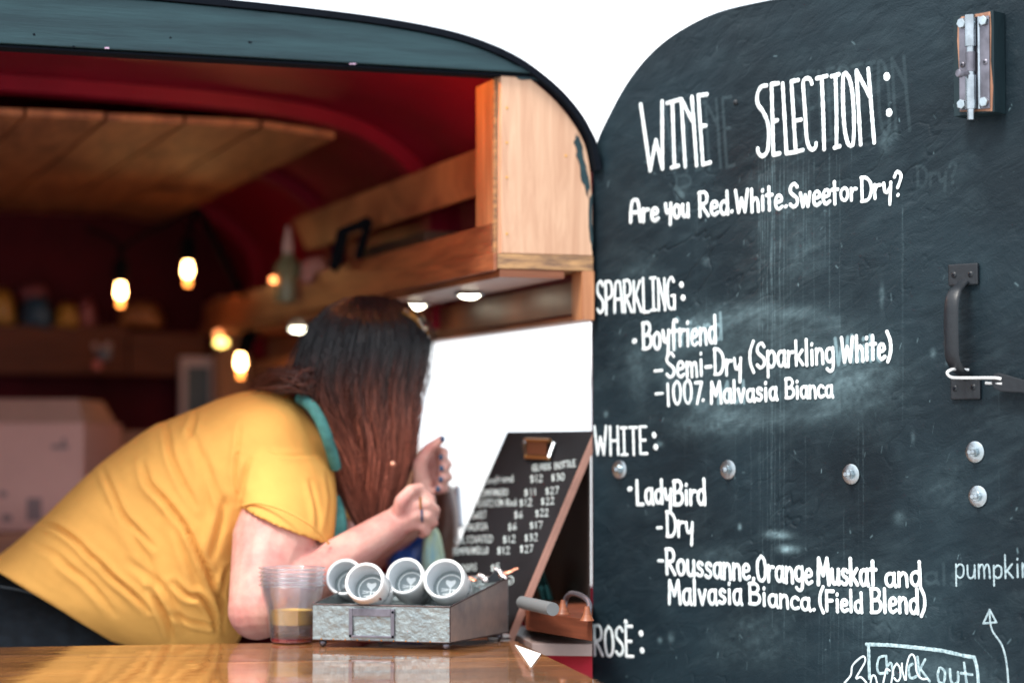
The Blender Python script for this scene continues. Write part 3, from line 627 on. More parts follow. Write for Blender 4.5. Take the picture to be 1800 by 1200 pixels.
def door_mat():
    m = mat('blackboard_paint', (.024, .040, .050), .46, spec=.20); n = m.node_tree; b = n.nodes['Principled BSDF']; L = n.links.new
    a = n.nodes.new('ShaderNodeAttribute'); a.attribute_name = 'chalk'
    g_ = n.nodes.new('ShaderNodeTexCoord'); nz = n.nodes.new('ShaderNodeTexNoise'); nz.inputs['Scale'].default_value = 5; nz.inputs['Detail'].default_value = 7; L(g_.outputs['Object'], nz.inputs[0])
    cr = n.nodes.new('ShaderNodeValToRGB'); e = cr.color_ramp.elements; e[0].position = .35; e[0].color = (.0030, .0085, .0130, 1); e[1].position = .65; e[1].color = (.0080, .0190, .0265, 1); L(nz.outputs[0], cr.inputs[0])
    mxr = n.nodes.new('ShaderNodeMixRGB'); L(a.outputs['Fac'], mxr.inputs[0]); L(cr.outputs[0], mxr.inputs[1]); mxr.inputs[2].default_value = (.28, .43, .48, 1); L(mxr.outputs[0], b.inputs['Base Color'])
    mr = n.nodes.new('ShaderNodeMapRange'); mr.inputs[3].default_value = .52; mr.inputs[4].default_value = .9; L(a.outputs['Fac'], mr.inputs[0]); L(mr.outputs[0], b.inputs['Roughness'])
    mp = n.nodes.new('ShaderNodeMapping'); mp.inputs['Rotation'].default_value = (R(25), 0, R(-44)); L(g_.outputs['Object'], mp.inputs[0]); mp2 = n.nodes.new('ShaderNodeMapping'); mp2.inputs['Scale'].default_value = (1, 1, 2.4); L(mp.outputs[0], mp2.inputs[0])
    n2 = n.nodes.new('ShaderNodeTexNoise'); n2.inputs['Scale'].default_value = 15; n2.inputs['Detail'].default_value = 5; n2.inputs['Roughness'].default_value = .52; n2.inputs['Distortion'].default_value = .9; L(mp2.outputs[0], n2.inputs[0])
    n3 = n.nodes.new('ShaderNodeTexNoise'); n3.inputs['Scale'].default_value = 420; n3.inputs['Detail'].default_value = 2; L(g_.outputs['Object'], n3.inputs[0])
    b1 = n.nodes.new('ShaderNodeBump'); b1.inputs['Distance'].default_value = .0030; L(n2.outputs[0], b1.inputs['Height'])
    b2 = n.nodes.new('ShaderNodeBump'); b2.inputs['Distance'].default_value = .0005; L(n3.outputs[0], b2.inputs['Height']); L(b1.outputs[0], b2.inputs['Normal']); L(b2.outputs[0], b.inputs['Normal'])
    return m
dm = door_mat()
sheet = np_mesh('board_face', flat, q, dm, door)
at = sheet.data.attributes.new('chalk', 'FLOAT', 'POINT'); at.data.foreach_set('value', chalk.ravel().astype(np.float32))
# core behind the sheet and rounded rim
ring = [(0.0015, DZ0), (DWID-.001, DZ0)]+[(s, H(h)-.0015) for s, h in list(zip(ds, dh))[::-1] if s < DWID]
MB().prism([DW(max(s, .0015), z, -.003) for s, z in ring], -DN*.022).build('door_core', blackiron, door)
rim = [DW(0, DZ0, -.003), DW(0, H(.2), -.003)]+[DW(s, H(h), -.003) for s, h in zip(ds, dh)]
MB().tube(rim, .0030, 8).build('door_rim', dm, door, True)
MB().prism([DW(.002, DZ0, -.001), DW(DWID-.002, DZ0, -.001), DW(DWID-.002, zlo, -.001), DW(.002, zlo, -.001)], -DN*.002).build('door_foot', blackiron, door)
# washers with nut and stud
for (x, y) in ((1088,825),(1279,825),(1495,833),(1713,794),(1718,872)):
    s, z = DP(x+2, y); c = DW(s, z, .0008)
    wsh = MB().lathe([(.0045, .0), (.0045, .0016), (.0115, .0018), (.0128, .0012), (.0130, 0)], c, DN, 32).build('washer', steel, door, True)
    a0 = random.uniform(0, 1)
    m_ = MB(); u_ = DD; hx = [c+DN*.0018+(u_*math.cos(a0+k*math.pi/3)+Vector((0, 0, 1))*math.sin(a0+k*math.pi/3))*.0062 for k in range(6)]
    m_.prism(hx, DN*.005); m_.build('nut', steel, door, bevel=.0005)
    prof = [(0, .0135), (.0026, .0135)]+[(.0032 if k % 2 else .0028, .013-k*.0006) for k in range(12)]
    MB().lathe(prof, c, DN, 16).build('stud', chrome, door, True)
s, z = DP(1294, 180); MB().lathe([(0, .003), (.002, .0028), (.0035, .0015), (.004, 0)], DW(s, z, .0005), DN, 14).build('screw', blackiron, door, True)
# pull handle
so_ = .0008
for (x0, x1, y0, y1) in ((1665, 1721, 464, 502), (1669, 1725, 664, 702)):
    s0, _ = DP(x0+3, (y0+y1)/2, .003); s1, _ = DP(x1-1, (y0+y1)/2, .003); z1 = DP((x0+x1)/2, y0)[1]; z0 = DP((x0+x1)/2, y1)[1]
    MB().prism([DW(s0, z0, so_), DW(s1, z0, so_), DW(s1, z1, so_), DW(s0, z1, so_)], DN*.0042).build('handle_plate', blackiron, door, bevel=.0016)
sh = DP(1700, 580)[0]
path = [(.003, 495), (.012, 503), (.024, 514), (.031, 532), (.033, 560), (.033, 600), (.031, 630), (.024, 648), (.012, 658), (.003, 666)]
pp = smoothpts([tuple(DW(sh-.001+(.002 if i > 6 else 0), DP(1690, y)[1], o_)) for i, (o_, y) in enumerate(path)], 6)
rad = [(.0075+.0028*math.sin(math.pi*min(1, max(0, (i-6)/(len(pp)-13))))**.5 if 6 < i < len(pp)-7 else .0075, .0032) for i in range(len(pp))]
MB().tube(pp, rad, 14, flat=DD).build('handle_grip', blackiron, door, True)
def cross_screw(x, y, off, r, m):
    s, z = DP(x, y, off); c = DW(s, z, off)
    MB().lathe([(0, .0018), (r*.55, .0016), (r*.9, .0008), (r, 0)], c, DN, 18).build('screw', m, door, True)
    mm = MB()
    for a_ in (.3, .3+math.pi/2):
        d1 = DD*math.cos(a_)+Vector((0, 0, 1))*math.sin(a_); d2 = DD*-math.sin(a_)+Vector((0, 0, 1))*math.cos(a_); h_ = DN*.00175
        mm.prism([c+h_+d1*r*.5+d2*r*.1, c+h_-d1*r*.5+d2*r*.1, c+h_-d1*r*.5-d2*r*.1, c+h_+d1*r*.5-d2*r*.1], DN*(.0002+a_*.00005))
    mm.build('screw_slot', rubber, door)
for x, y in ((1677, 483), (1706, 482), (1679, 682), (1711, 680)): cross_screw(x, y, .0050, .0040, blackiron)
# barrel bolt on its wooden block
OB = .0260
s0, _ = DP(1676, 110, OB); s1, _ = DP(1747, 110, OB); z1 = DP(1710, 24, OB)[1]; z0 = DP(1712, 201, OB)[1]
MB().prism([DW(s0, z0, .0006), DW(s1, z0, .0006), DW(s1, z1, .0006), DW(s0, z1, .0006)], DN*(OB-.0006)).build('latch_block', blockpaint, door, bevel=.0008)
fp = [(s0+.009, z0+.005), (s1-.0025, z0+.001), (s1-.001, z0+.03), (s1-.004, z0+.06), (s1-.003, z1-.02), (s1-.004, z1-.001), (s0+.012, z1-.002), (s0+.007, z1-.008), (s0+.006, z1-.03), (s0+.0085, z0+.05)]
MB().prism([DW(s, z, OB+.0001) for s, z in fp], DN*.0005).build('bare_wood', blockwood, door)
def LP(x, y, o_): return DW(*DP(x, y, o_), o_)
pl = [LP(1687, 33, OB+.001), LP(1740, 28, OB+.001), LP(1741, 191, OB+.001), LP(1688, 195, OB+.001)]
MB().prism(pl, DN*.0022).build('latch_plate', steel_d, door, bevel=.0008)
sB = DP(1706, 110, OB+.009)[0]; OBb = OB+.009
zz = lambda y: DP(1706, y, OBb)[1]
def vt(name, y0, y1, r, m, n=20): return MB().tube([DW(sB, zz(y0), OBb), DW(sB, zz(y1), OBb)], r, n).build(name, m, door, True)
vt('barrel', 27, 82, .0066, chrome); vt('barrel', 133, 192, .0066, chrome); vt('bolt_rod', 80, 211, .0046, chrome); vt('barrel', 92, 126, .0058, steel_d)
sR = DP(1720, 110, OB+.004)[0]
MB().tube([DW(sR, zz(30), OB+.003), DW(sR, zz(192), OB+.003)], .0022, 10).build('plate_ridge', chrome, door, True)
k0 = DW(sB, zz(131), OBb); k1 = k0+DN*.012-DD*.004; k2 = k0+DN*.018-DD*.0065
MB().tube([k0, k1], .0030, 14).tube([k1, k1+(k1-k0).normalized()*.001, k2-(k1-k0).normalized()*.001, k2], [.0040, .0050, .0050, .0042], 18).build('bolt_knob', steel_d, door, True)
for x, y in ((1692, 42), (1730, 37), (1692, 184), (1731, 180)):
    c = LP(x, y, OB+.0033); a0 = random.random(); hx = [c+(DD*math.cos(a0+k*math.pi/3)+Vector((0, 0, 1))*math.sin(a0+k*math.pi/3))*.0062 for k in range(6)]
    MB().prism(hx, DN*.0045).build('hex_bolt', steel, door, bevel=.0008)
cross_screw(1692, 114, OB+.0033, .0038, steel_d); cross_screw(1732, 109, OB+.0033, .0038, steel_d)
# hook that holds the door open (belongs to the wall behind, out of frame)
hk = thing('door_hook', 'pale wire hook on a black strap caught round the foot of the black pull handle', 'hook', tuple(LP(1747, 664, .02)))
hpts = [LP(1703, 650, .004), LP(1688, 649, .012), LP(1674, 649, .034), LP(1665, 655, .040), LP(1673, 663, .036), LP(1700, 664, .022), LP(1747, 664, .02), LP(1760, 666, .018)]
MB().tube(smoothpts([tuple(p) for p in hpts], 5), .0018, 10).build('wire_hook', whitewire, hk, True)
MB().tube([LP(1733, 673, .014), LP(1762, 674, .016)], .0018, 10).build('wire_end', whitewire, hk, True)
MB().prism([LP(x, y, .013) for x, y in ((1746, 664), (1750, 658), (1757, 655), (1766, 657), (1800, 667), (1860, 676), (1860, 700), (1800, 690), (1762, 688), (1750, 682), (1746, 674))], DN*.004).build('strap', blackiron, hk, bevel=.001)


# ---------------------------------------------------------------- serving counter
cz = H(-.2625)
ca = R(10); E1 = Vector((math.cos(ca), math.sin(ca), 0)); E2 = Vector((math.sin(ca), -math.cos(ca), 0))
K = PZ(900, 1123, cz)
ctr = thing('serving_counter', 'glossy lacquered butcher block counter across the front of the trailer', 'counter', (K.x-.4, K.y-.1, cz-.04))
cube = bpy.data.meshes.new('stave')
bmx = bmesh.new(); bmesh.ops.create_cube(bmx, size=1); bmx.to_mesh(cube); bmx.free(); cube.materials.append(counter_m)
cb = wloc(ctr)
for r_ in range(17):
    x = 0.0; first = True
    while x > -1.5:
        L_ = random.uniform(.22, .5) if not first else random.uniform(.08, .45); first = False
        c = K+E1*(x-L_/2)+E2*(.042*(r_+.5)); o = bpy.data.objects.new('stave', cube); COL.objects.link(o); o.parent = ctr
        dz = random.uniform(-.00012, .00012); o.location = Vector((c.x, c.y, cz-.016+dz))-cb; o.rotation_euler = (0, 0, ca); o.scale = (L_-.0004, .0416, .032); x -= L_
MB().hexa([K+E1*a+E2*b+Vector((0, 0, z)) for z in (-.045, -.0335) for a, b in ((-1.5, .71), (-.003, .71), (-.003, .003), (-1.5, .003))]).build('underboard', brownwood, ctr)
lg = MB()
for a, b in ((-1.4, .05), (-.1, .05)):
    c = K+E1*a+E2*b; lg.tube([Vector((c.x, c.y, .01)), Vector((c.x, c.y, cz-.046))], .02, 8)
lg.build('support_leg', blackiron, ctr)
# ---------------------------------------------------------------- galvanized tray
FL, FR, BR = Vector((-.2585, 2.968, 0)), Vector((-.0790, 2.916, 0)), Vector((-.0050, 3.080, 0)); BL = FL+(BR-FR)
zt0 = cz+.0095; hF, hB = .0455, .074
tray = thing('metal_tray', 'galvanized drawer style tray with a blank label holder and ball feet, holding white cups', 'tray', (FL.x, FL.y, cz))
def up(p, z): return Vector((p.x, p.y, z))
cen = (FL+BR)/2
def panel(name, a, b, ha, hb_, m, th=.0012, za=zt0):
    n_ = (b-a).normalized().cross(Vector((0, 0, 1))); 
    if n_.dot(cen-a) < 0: n_ = -n_
    mb = MB(); N_ = 24; v = []; f = []
    return MB().prism([up(a, za), up(b, za), up(b, za+hb_), up(a, za+ha)], n_*th).build(name, m, tray)
ex = (FR-FL).normalized()*.0014; ey = (BR-FR).normalized()*.0014
panel('tray_front', FL, FR, hF, hF, galv); panel('tray_side', FR+ey, BR-ey, hF, hB, galv_r); panel('tray_side', FL+ey, BL-ey, hF, hB, galv); panel('tray_back', BL, BR, hB, hB, galv)
MB().prism([up(p, zt0+.0005) for p in (FL+ex+ey, FR-ex+ey, BR-ex-ey, BL+ex-ey)], Vector((0, 0, .0012))).build('tray_floor', galv, tray)
a = FL.lerp(BL, .40)+ex; b = FR.lerp(BR, .40)-ex; panel('partition', a, b, .040, .040, galv, za=zt0+.002)
a = FL.lerp(BL, .80)+ex; b = FR.lerp(BR, .80)-ex; panel('partition', a, b, .060, .060, galv, za=zt0+.002)
rp = [up(FL, zt0+hF), up(FR, zt0+hF), up(BR, zt0+hB), up(BL, zt0+hB), up(FL, zt0+hF)]
m_ = MB()
for i in range(4): m_.tube([rp[i], rp[i+1]], .0011, 8); m_.ball(rp[i], .0012, n=4)
m_.tube([up(FR, zt0), up(FR, zt0+hF)], .0009, 6); m_.tube([up(FL, zt0), up(FR, zt0)], .0008, 6); m_.tube([up(FR, zt0), up(BR, zt0)], .0008, 6)
m_.build('rim_wire', galvedge, tray, True)
for p in (FL.lerp(BR, .05), FR.lerp(BL, .05), BR.lerp(FL, .05), BL.lerp(FR, .05)):
    MB().ball((p.x, p.y, cz+.0052), .0052, n=10).build('ball_foot', steel_d, tray, True)
# label holder on the front
fd = (FR-FL).normalized(); fn = Vector((fd.y, -fd.x, 0)); 
def FT(u, v, o_=0): return up(FL+fd*u+fn*o_, zt0+v)
u0, u1, v0, v1 = .0505, .1125, .004, .0415
for nm, c in (('label_holder', [(u0, v0, u1, v0+.003)]), ('label_holder', [(u0, v0+.0031, u0+.005, v1)]), ('label_holder', [(u1-.005, v0+.0031, u1, v1)]), ('label_holder', [(u0+.0051, v1-.010, u1-.0051, v1)])):
    x0, y0, x1, y1 = c[0]; MB().prism([FT(x0, y0, .0008), FT(x1, y0, .0008), FT(x1, y1, .0008), FT(x0, y1, .0008)], fn*.0022).build(nm, steel_d, tray, bevel=.0006)
for i in range(10): MB().ball(FT(.012+i*.0165, .0008, .0006), .0011, n=4).build('rivet', rust, tray)
for (x, y) in ((u0+.002, v0+.002), (u1-.002, v0+.002), (u1-.002, v1-.004)): MB().ball(FT(x, y, .0032), .0018, n=5, sc_=(1, 1, 1)).build('rivet', rubber, tray)
# ---------------------------------------------------------------- white cups
def cup_mesh(kind):
    R0, Hh = .0265, .066
    prof = [(0, 0), (R0*.80, 0), (R0*.86, .002), (R0*.98, Hh*.35), (R0, Hh-.003), (R0-.0008, Hh-.0008), (R0-.002, Hh), (R0-.0042, Hh-.0012)]
    body = MB().lathe(prof, (0, 0, 0), n=48)
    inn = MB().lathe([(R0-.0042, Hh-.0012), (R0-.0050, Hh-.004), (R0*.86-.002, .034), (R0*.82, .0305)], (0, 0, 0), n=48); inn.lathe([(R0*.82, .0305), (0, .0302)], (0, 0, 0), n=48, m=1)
    return body, inn
CUPS = [ # rim centre px, Y, label, spin, scale
 ((605, 1013), 3.035, 'white ceramic cup at the far left of the tray, partly hidden behind its neighbour', .3, .97),
 ((640, 1021), 2.945, 'white ceramic cup leaning over the tray front with a small red and gold emblem', .1, 1.0),
 ((711, 1011), 3.005, 'white ceramic cup in the middle of the tray, third from the clear plastic cups', -.1, .98),
 ((780, 1016), 2.985, 'white ceramic cup nearest the right side of the tray, with the palest inside', .0, 1.06)]
AXC = Vector((-.19, -.90, .37)).normalized()
first = None
for i, ((px, py), Y, lab, sp, scl) in enumerate(CUPS):
    axis = (AXC+Vector((random.uniform(-.03, .03), 0, random.uniform(-.03, .03)))).normalized()
    rimc = P(px, py, Y); base = rimc-axis*.066*scl
    if first is None:
        root = thing('cup', lab, 'cup', (0, 0, 0), 'white cups lying in the galvanized tray')
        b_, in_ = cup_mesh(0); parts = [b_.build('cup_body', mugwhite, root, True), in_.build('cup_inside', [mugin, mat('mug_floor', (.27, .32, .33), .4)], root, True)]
        lg_ = MB(); zc = .0308
        circ = [(math.cos(a)*.0168, math.sin(a)*.0168, zc) for a in np.linspace(0, 2*math.pi, 40)]; ribbon(lg_, circ, (0, 0, 1), .0017, .0003)
        ht = [(0, .0125), (.0028, .0100), (.0052, .0102), (.0066, .0080), (.0060, .0050), (0, -.0012)]; ht = [(0, .0085)]+ht[2:]+[(-x, y) for x, y in ht[2:-1][::-1]]
        lg_.prism([Vector((x, y, zc)) for x, y in ht], (0, 0, .0004))
        for s_ in ([(-.011, -.0015), (.011, -.0035)], [(-.011, -.0045), (-.004, -.0035)], [(.004, -.0055), (.011, -.0015)], [(-.009, -.0085), (.009, -.0085)], [(-.006, -.0115), (.006, -.0115)], [(0, -.001), (0, -.007)]): ribbon(lg_, [(x, y, zc) for x, y in s_], (0, 0, 1), .0014, .0003)
        parts.append(lg_.build('print', muglogo, root, True))
        tx = MB()
        for k in range(11):
            a0 = -.75+k*.105
            for (x0, y0, x1, y1) in (((0, 0, 0, 1), (0, 1, .6, 1), (.6, 0, .6, 1)) if k % 3 == 0 else ((0, 0, .3, 1), (.3, 1, .6, 0)) if k % 3 == 1 else ((0, 0, 0, 1), (0, .5, .6, .5), (0, 0, .6, 0))):
                def cp(x, y): 
                    a_ = a0+x*.11; r_ = .0269; hh = .034+y*.0042; return (math.cos(a_)*r_, math.sin(a_)*r_, hh)
                p0_, p1_ = cp(x0, y0), cp(x1, y1); am = a0+.03; ribbon(tx, [p0_, p1_], (math.cos(am), math.sin(am), 0), .0007, .0004)
        parts.append(tx.build('small_print', greyink, root, True)); first = root
    else:
        root = first.copy(); COL.objects.link(root); root['label'] = lab
        for c in parts:
            d = c.copy(); COL.objects.link(d); d.parent = root
    # frame: z along axis, picture-up stays up on the print
    zax = axis; yv = (Vector((0, 0, 1))-zax*zax.z).normalized(); xv = yv.cross(zax); Mx = Matrix((xv, yv, zax)).transposed().to_4x4()
    root.location = base; root.rotation_euler = (Mx.to_euler()); root.scale = (scl,)*3
    if i == 1:
        for (ua, va, ms, k) in ((-1.35, .040, redink, 1.0), (-1.38, .034, goldink, .7), (-.75, .050, redink, .6)):
            r_ = .0270; pts = []
            for (dx, dy) in ((-.09, 0), (0, -.006), (.10, .001), (.02, .008)): pts.append(Vector((math.cos(ua+dx*k)*r_, math.sin(ua+dx*k)*r_, va+dy*k)))
            e_ = MB().prism(pts, Vector((math.cos(ua), math.sin(ua), 0))*.0006); o = bpy.data.objects.new('emblem', bpy.data.meshes.new('emblem')); o.data.from_pydata([tuple(v) for v in e_.v], [], e_.f); o.data.materials.append(ms); COL.objects.link(o); o.parent = root
# ---------------------------------------------------------------- foil sweets at the back of the tray
def wrap(px0, py0, px1, py1, Y, wd, m, name, lab, cat='sweet', grp=None):
    a, b = P(px0, py0, Y), P(px1, py1, Y-.01); mb = MB(); n = 9; pts = []; rr = []
    for i in range(n):
        t = i/(n-1); pts.append(a.lerp(b, t)+Vector((random.uniform(-1, 1), random.uniform(-1, 1), random.uniform(-1, 1)))*.0007); k = .55+.45*math.sin(math.pi*t) if 0.15 < t < .85 else .75
        rr.append((wd*k*random.uniform(.8, 1.2), wd*.55*k))
    o = mb.tube(pts, rr, 7).build(name, m, None, base=tuple(a)); tag(o, lab, cat, grp); return o
wrap(862, 1018, 911, 998, 3.075, .0035, copper, 'foil_wrapper', 'copper foil wrapped stick poking out over the tray corner', 'sweet')
wrap(872, 998, 890, 1017, 3.07, .0055, silverfoil, 'foil_wrapper', 'shiny crumpled silver foil beside the copper stick', 'sweet')
wrap(818, 1014, 838, 1020, 3.06, .0035, copper, 'foil_wrapper', 'small copper foil twist just right of the last white cup', 'sweet')
wrap(840, 1010, 857, 1020, 3.07, .0045, silverfoil, 'foil_wrapper', 'small silver foil twist between the copper twist and the black clip', 'sweet')
tag(MB().prism([P(x, y, 3.065) for x, y in ((846, 1024), (872, 1004), (882, 1022))], Vector((0, .012, 0))).build('binder_clip', blackiron, None, base=tuple(P(866, 1020, 3.065))), 'small black binder clip under the foil wrappers in the tray', 'clip')
# scraps on the counter near the tray
for (x, y, s_) in ((884, 1120, .007), (866, 1124, .005)):
    p = PZ(x, y, cz); tag(MB().ball((p.x, p.y, cz+s_*.4), s_, n=8, sc_=(1.5, 1, .45)).build('paper_scrap', paper, None, True, base=tuple(p)), 'small white scrap on the counter behind the right foot of the tray' if x == 884 else 'tiny pale scrap under the back of the tray', 'scrap')
tri = [PZ(x, y, cz+.0012) for x, y in ((905, 1133), (951, 1149), (933, 1173))]  # flat white triangle just above the counter top
tag(MB().prism(tri, (0, 0, .0006)).build('white_triangle', mat('bright_white', (.86, .86, .86), .8), None, base=tuple(tri[0])), 'small white triangle lying near the right edge of the counter', 'paper')
# ---------------------------------------------------------------- nested clear cups
for i in range(5):
    pc = PZ(513, 1129, cz); z0 = cz+.0008+i*.0056
    c = thing('plastic_cup', ('bottommost cup of the nested clear plastic stack, with red wine dregs', 'second cup from the bottom of the nested clear plastic stack', 'middle cup of the nested clear plastic stack', 'second cup from the top of the nested clear plastic stack', 'topmost cup of the nested clear plastic stack, holding pale yellow wine')[i], 'cup', (pc.x, pc.y, z0), 'nested clear plastic cups')
    prof = [(0, .0004), (.0255, .0004), (.0275, .002), (.030, .018), (.0335, .045), (.0395, .060), (.0415, .072), (.0430, .0745), (.0445, .0750), (.0445, .0765), (.0425, .0768)]
    MB().lathe([(r_-.0006*0, h_) for r_, h_ in prof], wloc(c), n=48).build('cup_wall', clearp, c, True)
    MB().lathe([(.0418+.0022*math.cos(a_), .0755+.0012*math.sin(a_)) for a_ in np.linspace(0, 2*math.pi, 9)], wloc(c), n=48).build('rim', rimm, c, True)
    if i == 4:
        MB().lathe([(0, .0012), (.0262, .0012), (.0280, .008), (.0290, .0200), (0, .0201)], wloc(c), n=40).build('drink', amber, c, True)
    if i == 0: MB().lathe([(0, .001), (.0262, .001), (.0272, .0045), (0, .0046)], wloc(c), n=40).build('dregs', redliq, c, True)
# ---------------------------------------------------------------- leaning price board
bt = R(58); bb = Vector((math.cos(bt), -math.sin(bt), 0)); lean = Vector((math.sin(bt), math.cos(bt), 0)); tanp = .43/math.sin(bt)
BRc = PZ(892, 1119, cz+.001); sideV = (lean*tanp+Vector((0, 0, 1))); nB = bb.cross(sideV).normalized()
if nB.y > 0: nB = -nB
def BPx(px, py, off=0):
    d = P(px, py, 1)-Vector((0, 0, CZ)); o = Vector((0, 0, CZ)); c = BRc+nB*off; return o+d*((c-o).dot(nB)/d.dot(nB))
TRc = BPx(1041, 757); hgt = TRc.z-BRc.z; TRc = BRc+sideV*hgt; TLc0 = BPx(893, 754); wB = (TRc-TLc0).dot(bb)
menu = thing('price_board', 'small black menu board with handwritten wine prices leaning beside the trailer window', 'sign', tuple(BRc-bb*wB/2))
MB().prism([BRc, BRc-bb*wB, TRc-bb*wB, TRc], -nB*.011).build('board_panel', [slate], menu, bevel=.0006)
MB().prism([BRc+bb*.0003, BRc-nB*.011+bb*.0003, TRc-nB*.011+bb*.0003, TRc+bb*.0003], bb*.0012).build('board_edge', slate_edge, menu)
rows = [('Boyfriend', 852, 902, 842, 932, '$12', 969, '$30'), ('COMPANERO', 843, 893, 866, 921, '$11', 959, '$27'), ('MERRITON Red', 834, 907, 884, 913, '$12', 951, '$22'), ('SWEET', 829, 855, 905, 904, '$6', 941, '$22'), ('SANGRIA', 812, 856, 926, 893, '$6', 931, '$17'), ('CULTIVATED', 800, 866, 948, 884, '$12', 922, '$32'), ('TEMPRANILLO', 796, 858, 968, 874, '$12', 914, '$27'), ('MIMOSAS', 786, 838, 998, 863, '$5', None, None)]
def bwrite(strs):
    mb = MB()
    for tx, a, b, cp in strs:
        for st in layout(tx, a, b, cp):
            ribbon(mb, [BPx(x+(1118-y)*0, y, .0007) for x, y in st], nB, .0014, .0003)
    return mb.build('chalk_writing', chalkw, menu, True)
bwrite([('GLASS', (936, 827), (968, 824), 11), ('BOTTLE', (975, 824), (1012, 819), 11)])
for (nm, x0, x1, y, xa, pa, xb, pb) in rows:
    y += 7
    L_ = [(nm, (x0, y), (x1, y-3), 11.5), (pa, (xa, y-1), (xa+(22 if len(pa) > 2 else 15), y-3), 12)]
    if pb: L_.append((pb, (xb, y-4), (xb+23, y-6), 12))
    bwrite(L_)
bwrite([('O', (888, 1028), (903, 1026), 15), ('v', (892, 1024), (899, 1024), 10)])
# clip on the board
m_ = MB()
def CP(x, y, o_): return BPx(x, y, o_)
for a, b in (((921, 775), (924, 802)), ((974, 779), (965, 805))): m_.tube([CP(*a, .004), CP(*b, .006)], .0030, 8)
m_.build('clip_arm', chrome, menu, True)
MB().tube([CP(924, 773, .006), CP(966, 774, .006)], .0030, 8).tube([CP(924, 803, .006), CP(966, 805, .006)], .0026, 8).build('clip_bar', gold, menu, True)
MB().prism([CP(928, 778, .004), CP(928, 799, .004), CP(962, 801, .004), CP(962, 779, .004)], nB*.002).build('clip_plate', mat('clip_bronze', (.16, .06, .03), .3, .6), menu)
# ---------------------------------------------------------------- sill things right of the board
def slab(name, pts, z, th, m, lab=None, cat=None, parent=None, bevel=.001):
    poly = [PZ(x, y, z) for x, y in pts]; o = MB().prism([Vector((p.x, p.y, z-th)) for p in poly], (0, 0, th)).build(name, m, parent, base=None if parent is not None else tuple(poly[0]), bevel=bevel)
    if cat: tag(o, lab, cat)
    return o
tray2 = slab('wooden_tray', [(918, 1052), (1041, 1060), (1041, 1090), (925, 1072)], H(-.222), .026, railw, 'brown wooden ledge tray right of the price board', 'tray')
sl = mat('grey_sill', (.30, .22, .20), .5, var=.2)
slab('sill_board', [(880, 1098), (1041, 1106), (1041, 1131), (935, 1130)], H(-.2625), .016, sl, parent=trailer)
slab('sill_rail', [(880, 1128), (1041, 1126), (1041, 1146), (965, 1140)], H(-.275), .05, redpaint, parent=trailer)
a, b = PZ(918, 1058, H(-.210)), PZ(972, 1070, H(-.210))
tag(MB().tube([a, b], .0085, 20).build('paper_roll', mat('roll_paper', (.13, .14, .145), .8), None, True, base=tuple(a)), 'white paper roll lying on the wooden ledge behind the price board', 'paper roll')
ck = thing('metal_clasp', 'arched bronze metal clasp on wooden feet beside the chalkboard door', 'clasp', tuple(PZ(1005, 1085, H(-.222))))
MB().tube(smoothpts([tuple(PZ(x, y, H(-.222))+Vector((0, 0, z))) for x, y, z in ((992, 1078, .006), (995, 1078, .020), (1006, 1080, .028), (1026, 1084, .026), (1036, 1086, .018), (1034, 1088, .004))], 4), .0035, 8).build('clasp_arch', steel_d, ck, True)
for x, y in ((990, 1078), (1032, 1090)): c = PZ(x, y, H(-.222)); MB().lathe([(0, 0), (.009, 0), (.005, .008), (.003, .018), (0, .018)], c, n=14).build('clasp_foot', brownwood, ck, True)
# teal cloth behind the board
cl = MB(); v = []
for i in range(9):
    for j in range(7):
        x = 946+22*j/6*(.5+.5*i/8)+i*1.0; y = 985+70*i/8; v.append(P(x-4+(8-i)*-.6, y, 3.28+.012*math.sin(j*2.1+i*.3)))
cl.add(v, [(i*7+j, i*7+j+1, i*7+8+j, i*7+7+j) for i in range(8) for j in range(6)])
o = cl.build('cloth', scarf_m, None, True, base=tuple(P(955, 1055, 3.28))); so2 = o.modifiers.new('thick', 'SOLIDIFY'); so2.thickness = .002; tag(o, 'teal cloth hanging behind the lower right edge of the price board', 'cloth')
# ---------------------------------------------------------------- bags on the side counter near her hands
def pouch(name, outline, Y, dep, m, lab, cat, seed=0, sub=2):
    """closed pillow body from a picture outline: front and back bulge by dep."""
    pts = smoothpts(outline+[outline[0]], 5)[:-1]; n = len(pts); cx = sum(p[0] for p in pts)/n; cy = sum(p[1] for p in pts)/n; mb = MB(); v = []; f = []; rings = 6
    for side in (-1, 1):
        for k in range(rings+1):
            t = k/rings
            for (x, y) in pts:
                xx = cx+(x-cx)*t; yy = cy+(y-cy)*t; b_ = dep*math.sqrt(max(0, 1-t**2.6)); w_ = noise.noise(Vector((xx*.06, yy*.02, seed)))*.006*(1-t*t)
                v.append(P(xx, yy, Y+side*(b_+w_)))
    o_ = (rings+1)*n
    for s_ in (0, o_):
        for k in range(rings):
            for i in range(n):
                f.append((s_+k*n+i, s_+k*n+(i+1) % n, s_+(k+1)*n+(i+1) % n, s_+(k+1)*n+i))
    mb.add(v, f); o = mb.build(name, m, None, True, base=tuple(P(cx, max(p[1] for p in pts), Y)))
    bm = bmesh.new(); bm.from_mesh(o.data); bmesh.ops.remove_doubles(bm, verts=bm.verts, dist=.0004); bmesh.ops.recalc_face_normals(bm, faces=bm.faces); bm.to_mesh(o.data); bm.free(); tag(o, lab, cat); return o
bluem = mat('cobalt_fabric', (.02, .10, .42), .35, col2=(.01, .03, .16), vscale=30)
brownm = mat('brown_leather', (.16, .075, .045), .5, col2=(.06, .022, .018), vscale=14, stretch=(1, 1, .4))
strm = mat('pastel_striped_cloth', (.70, .74, .30), .7, col2=(.22, .45, .55), vscale=18, stretch=(3, 1, .5))
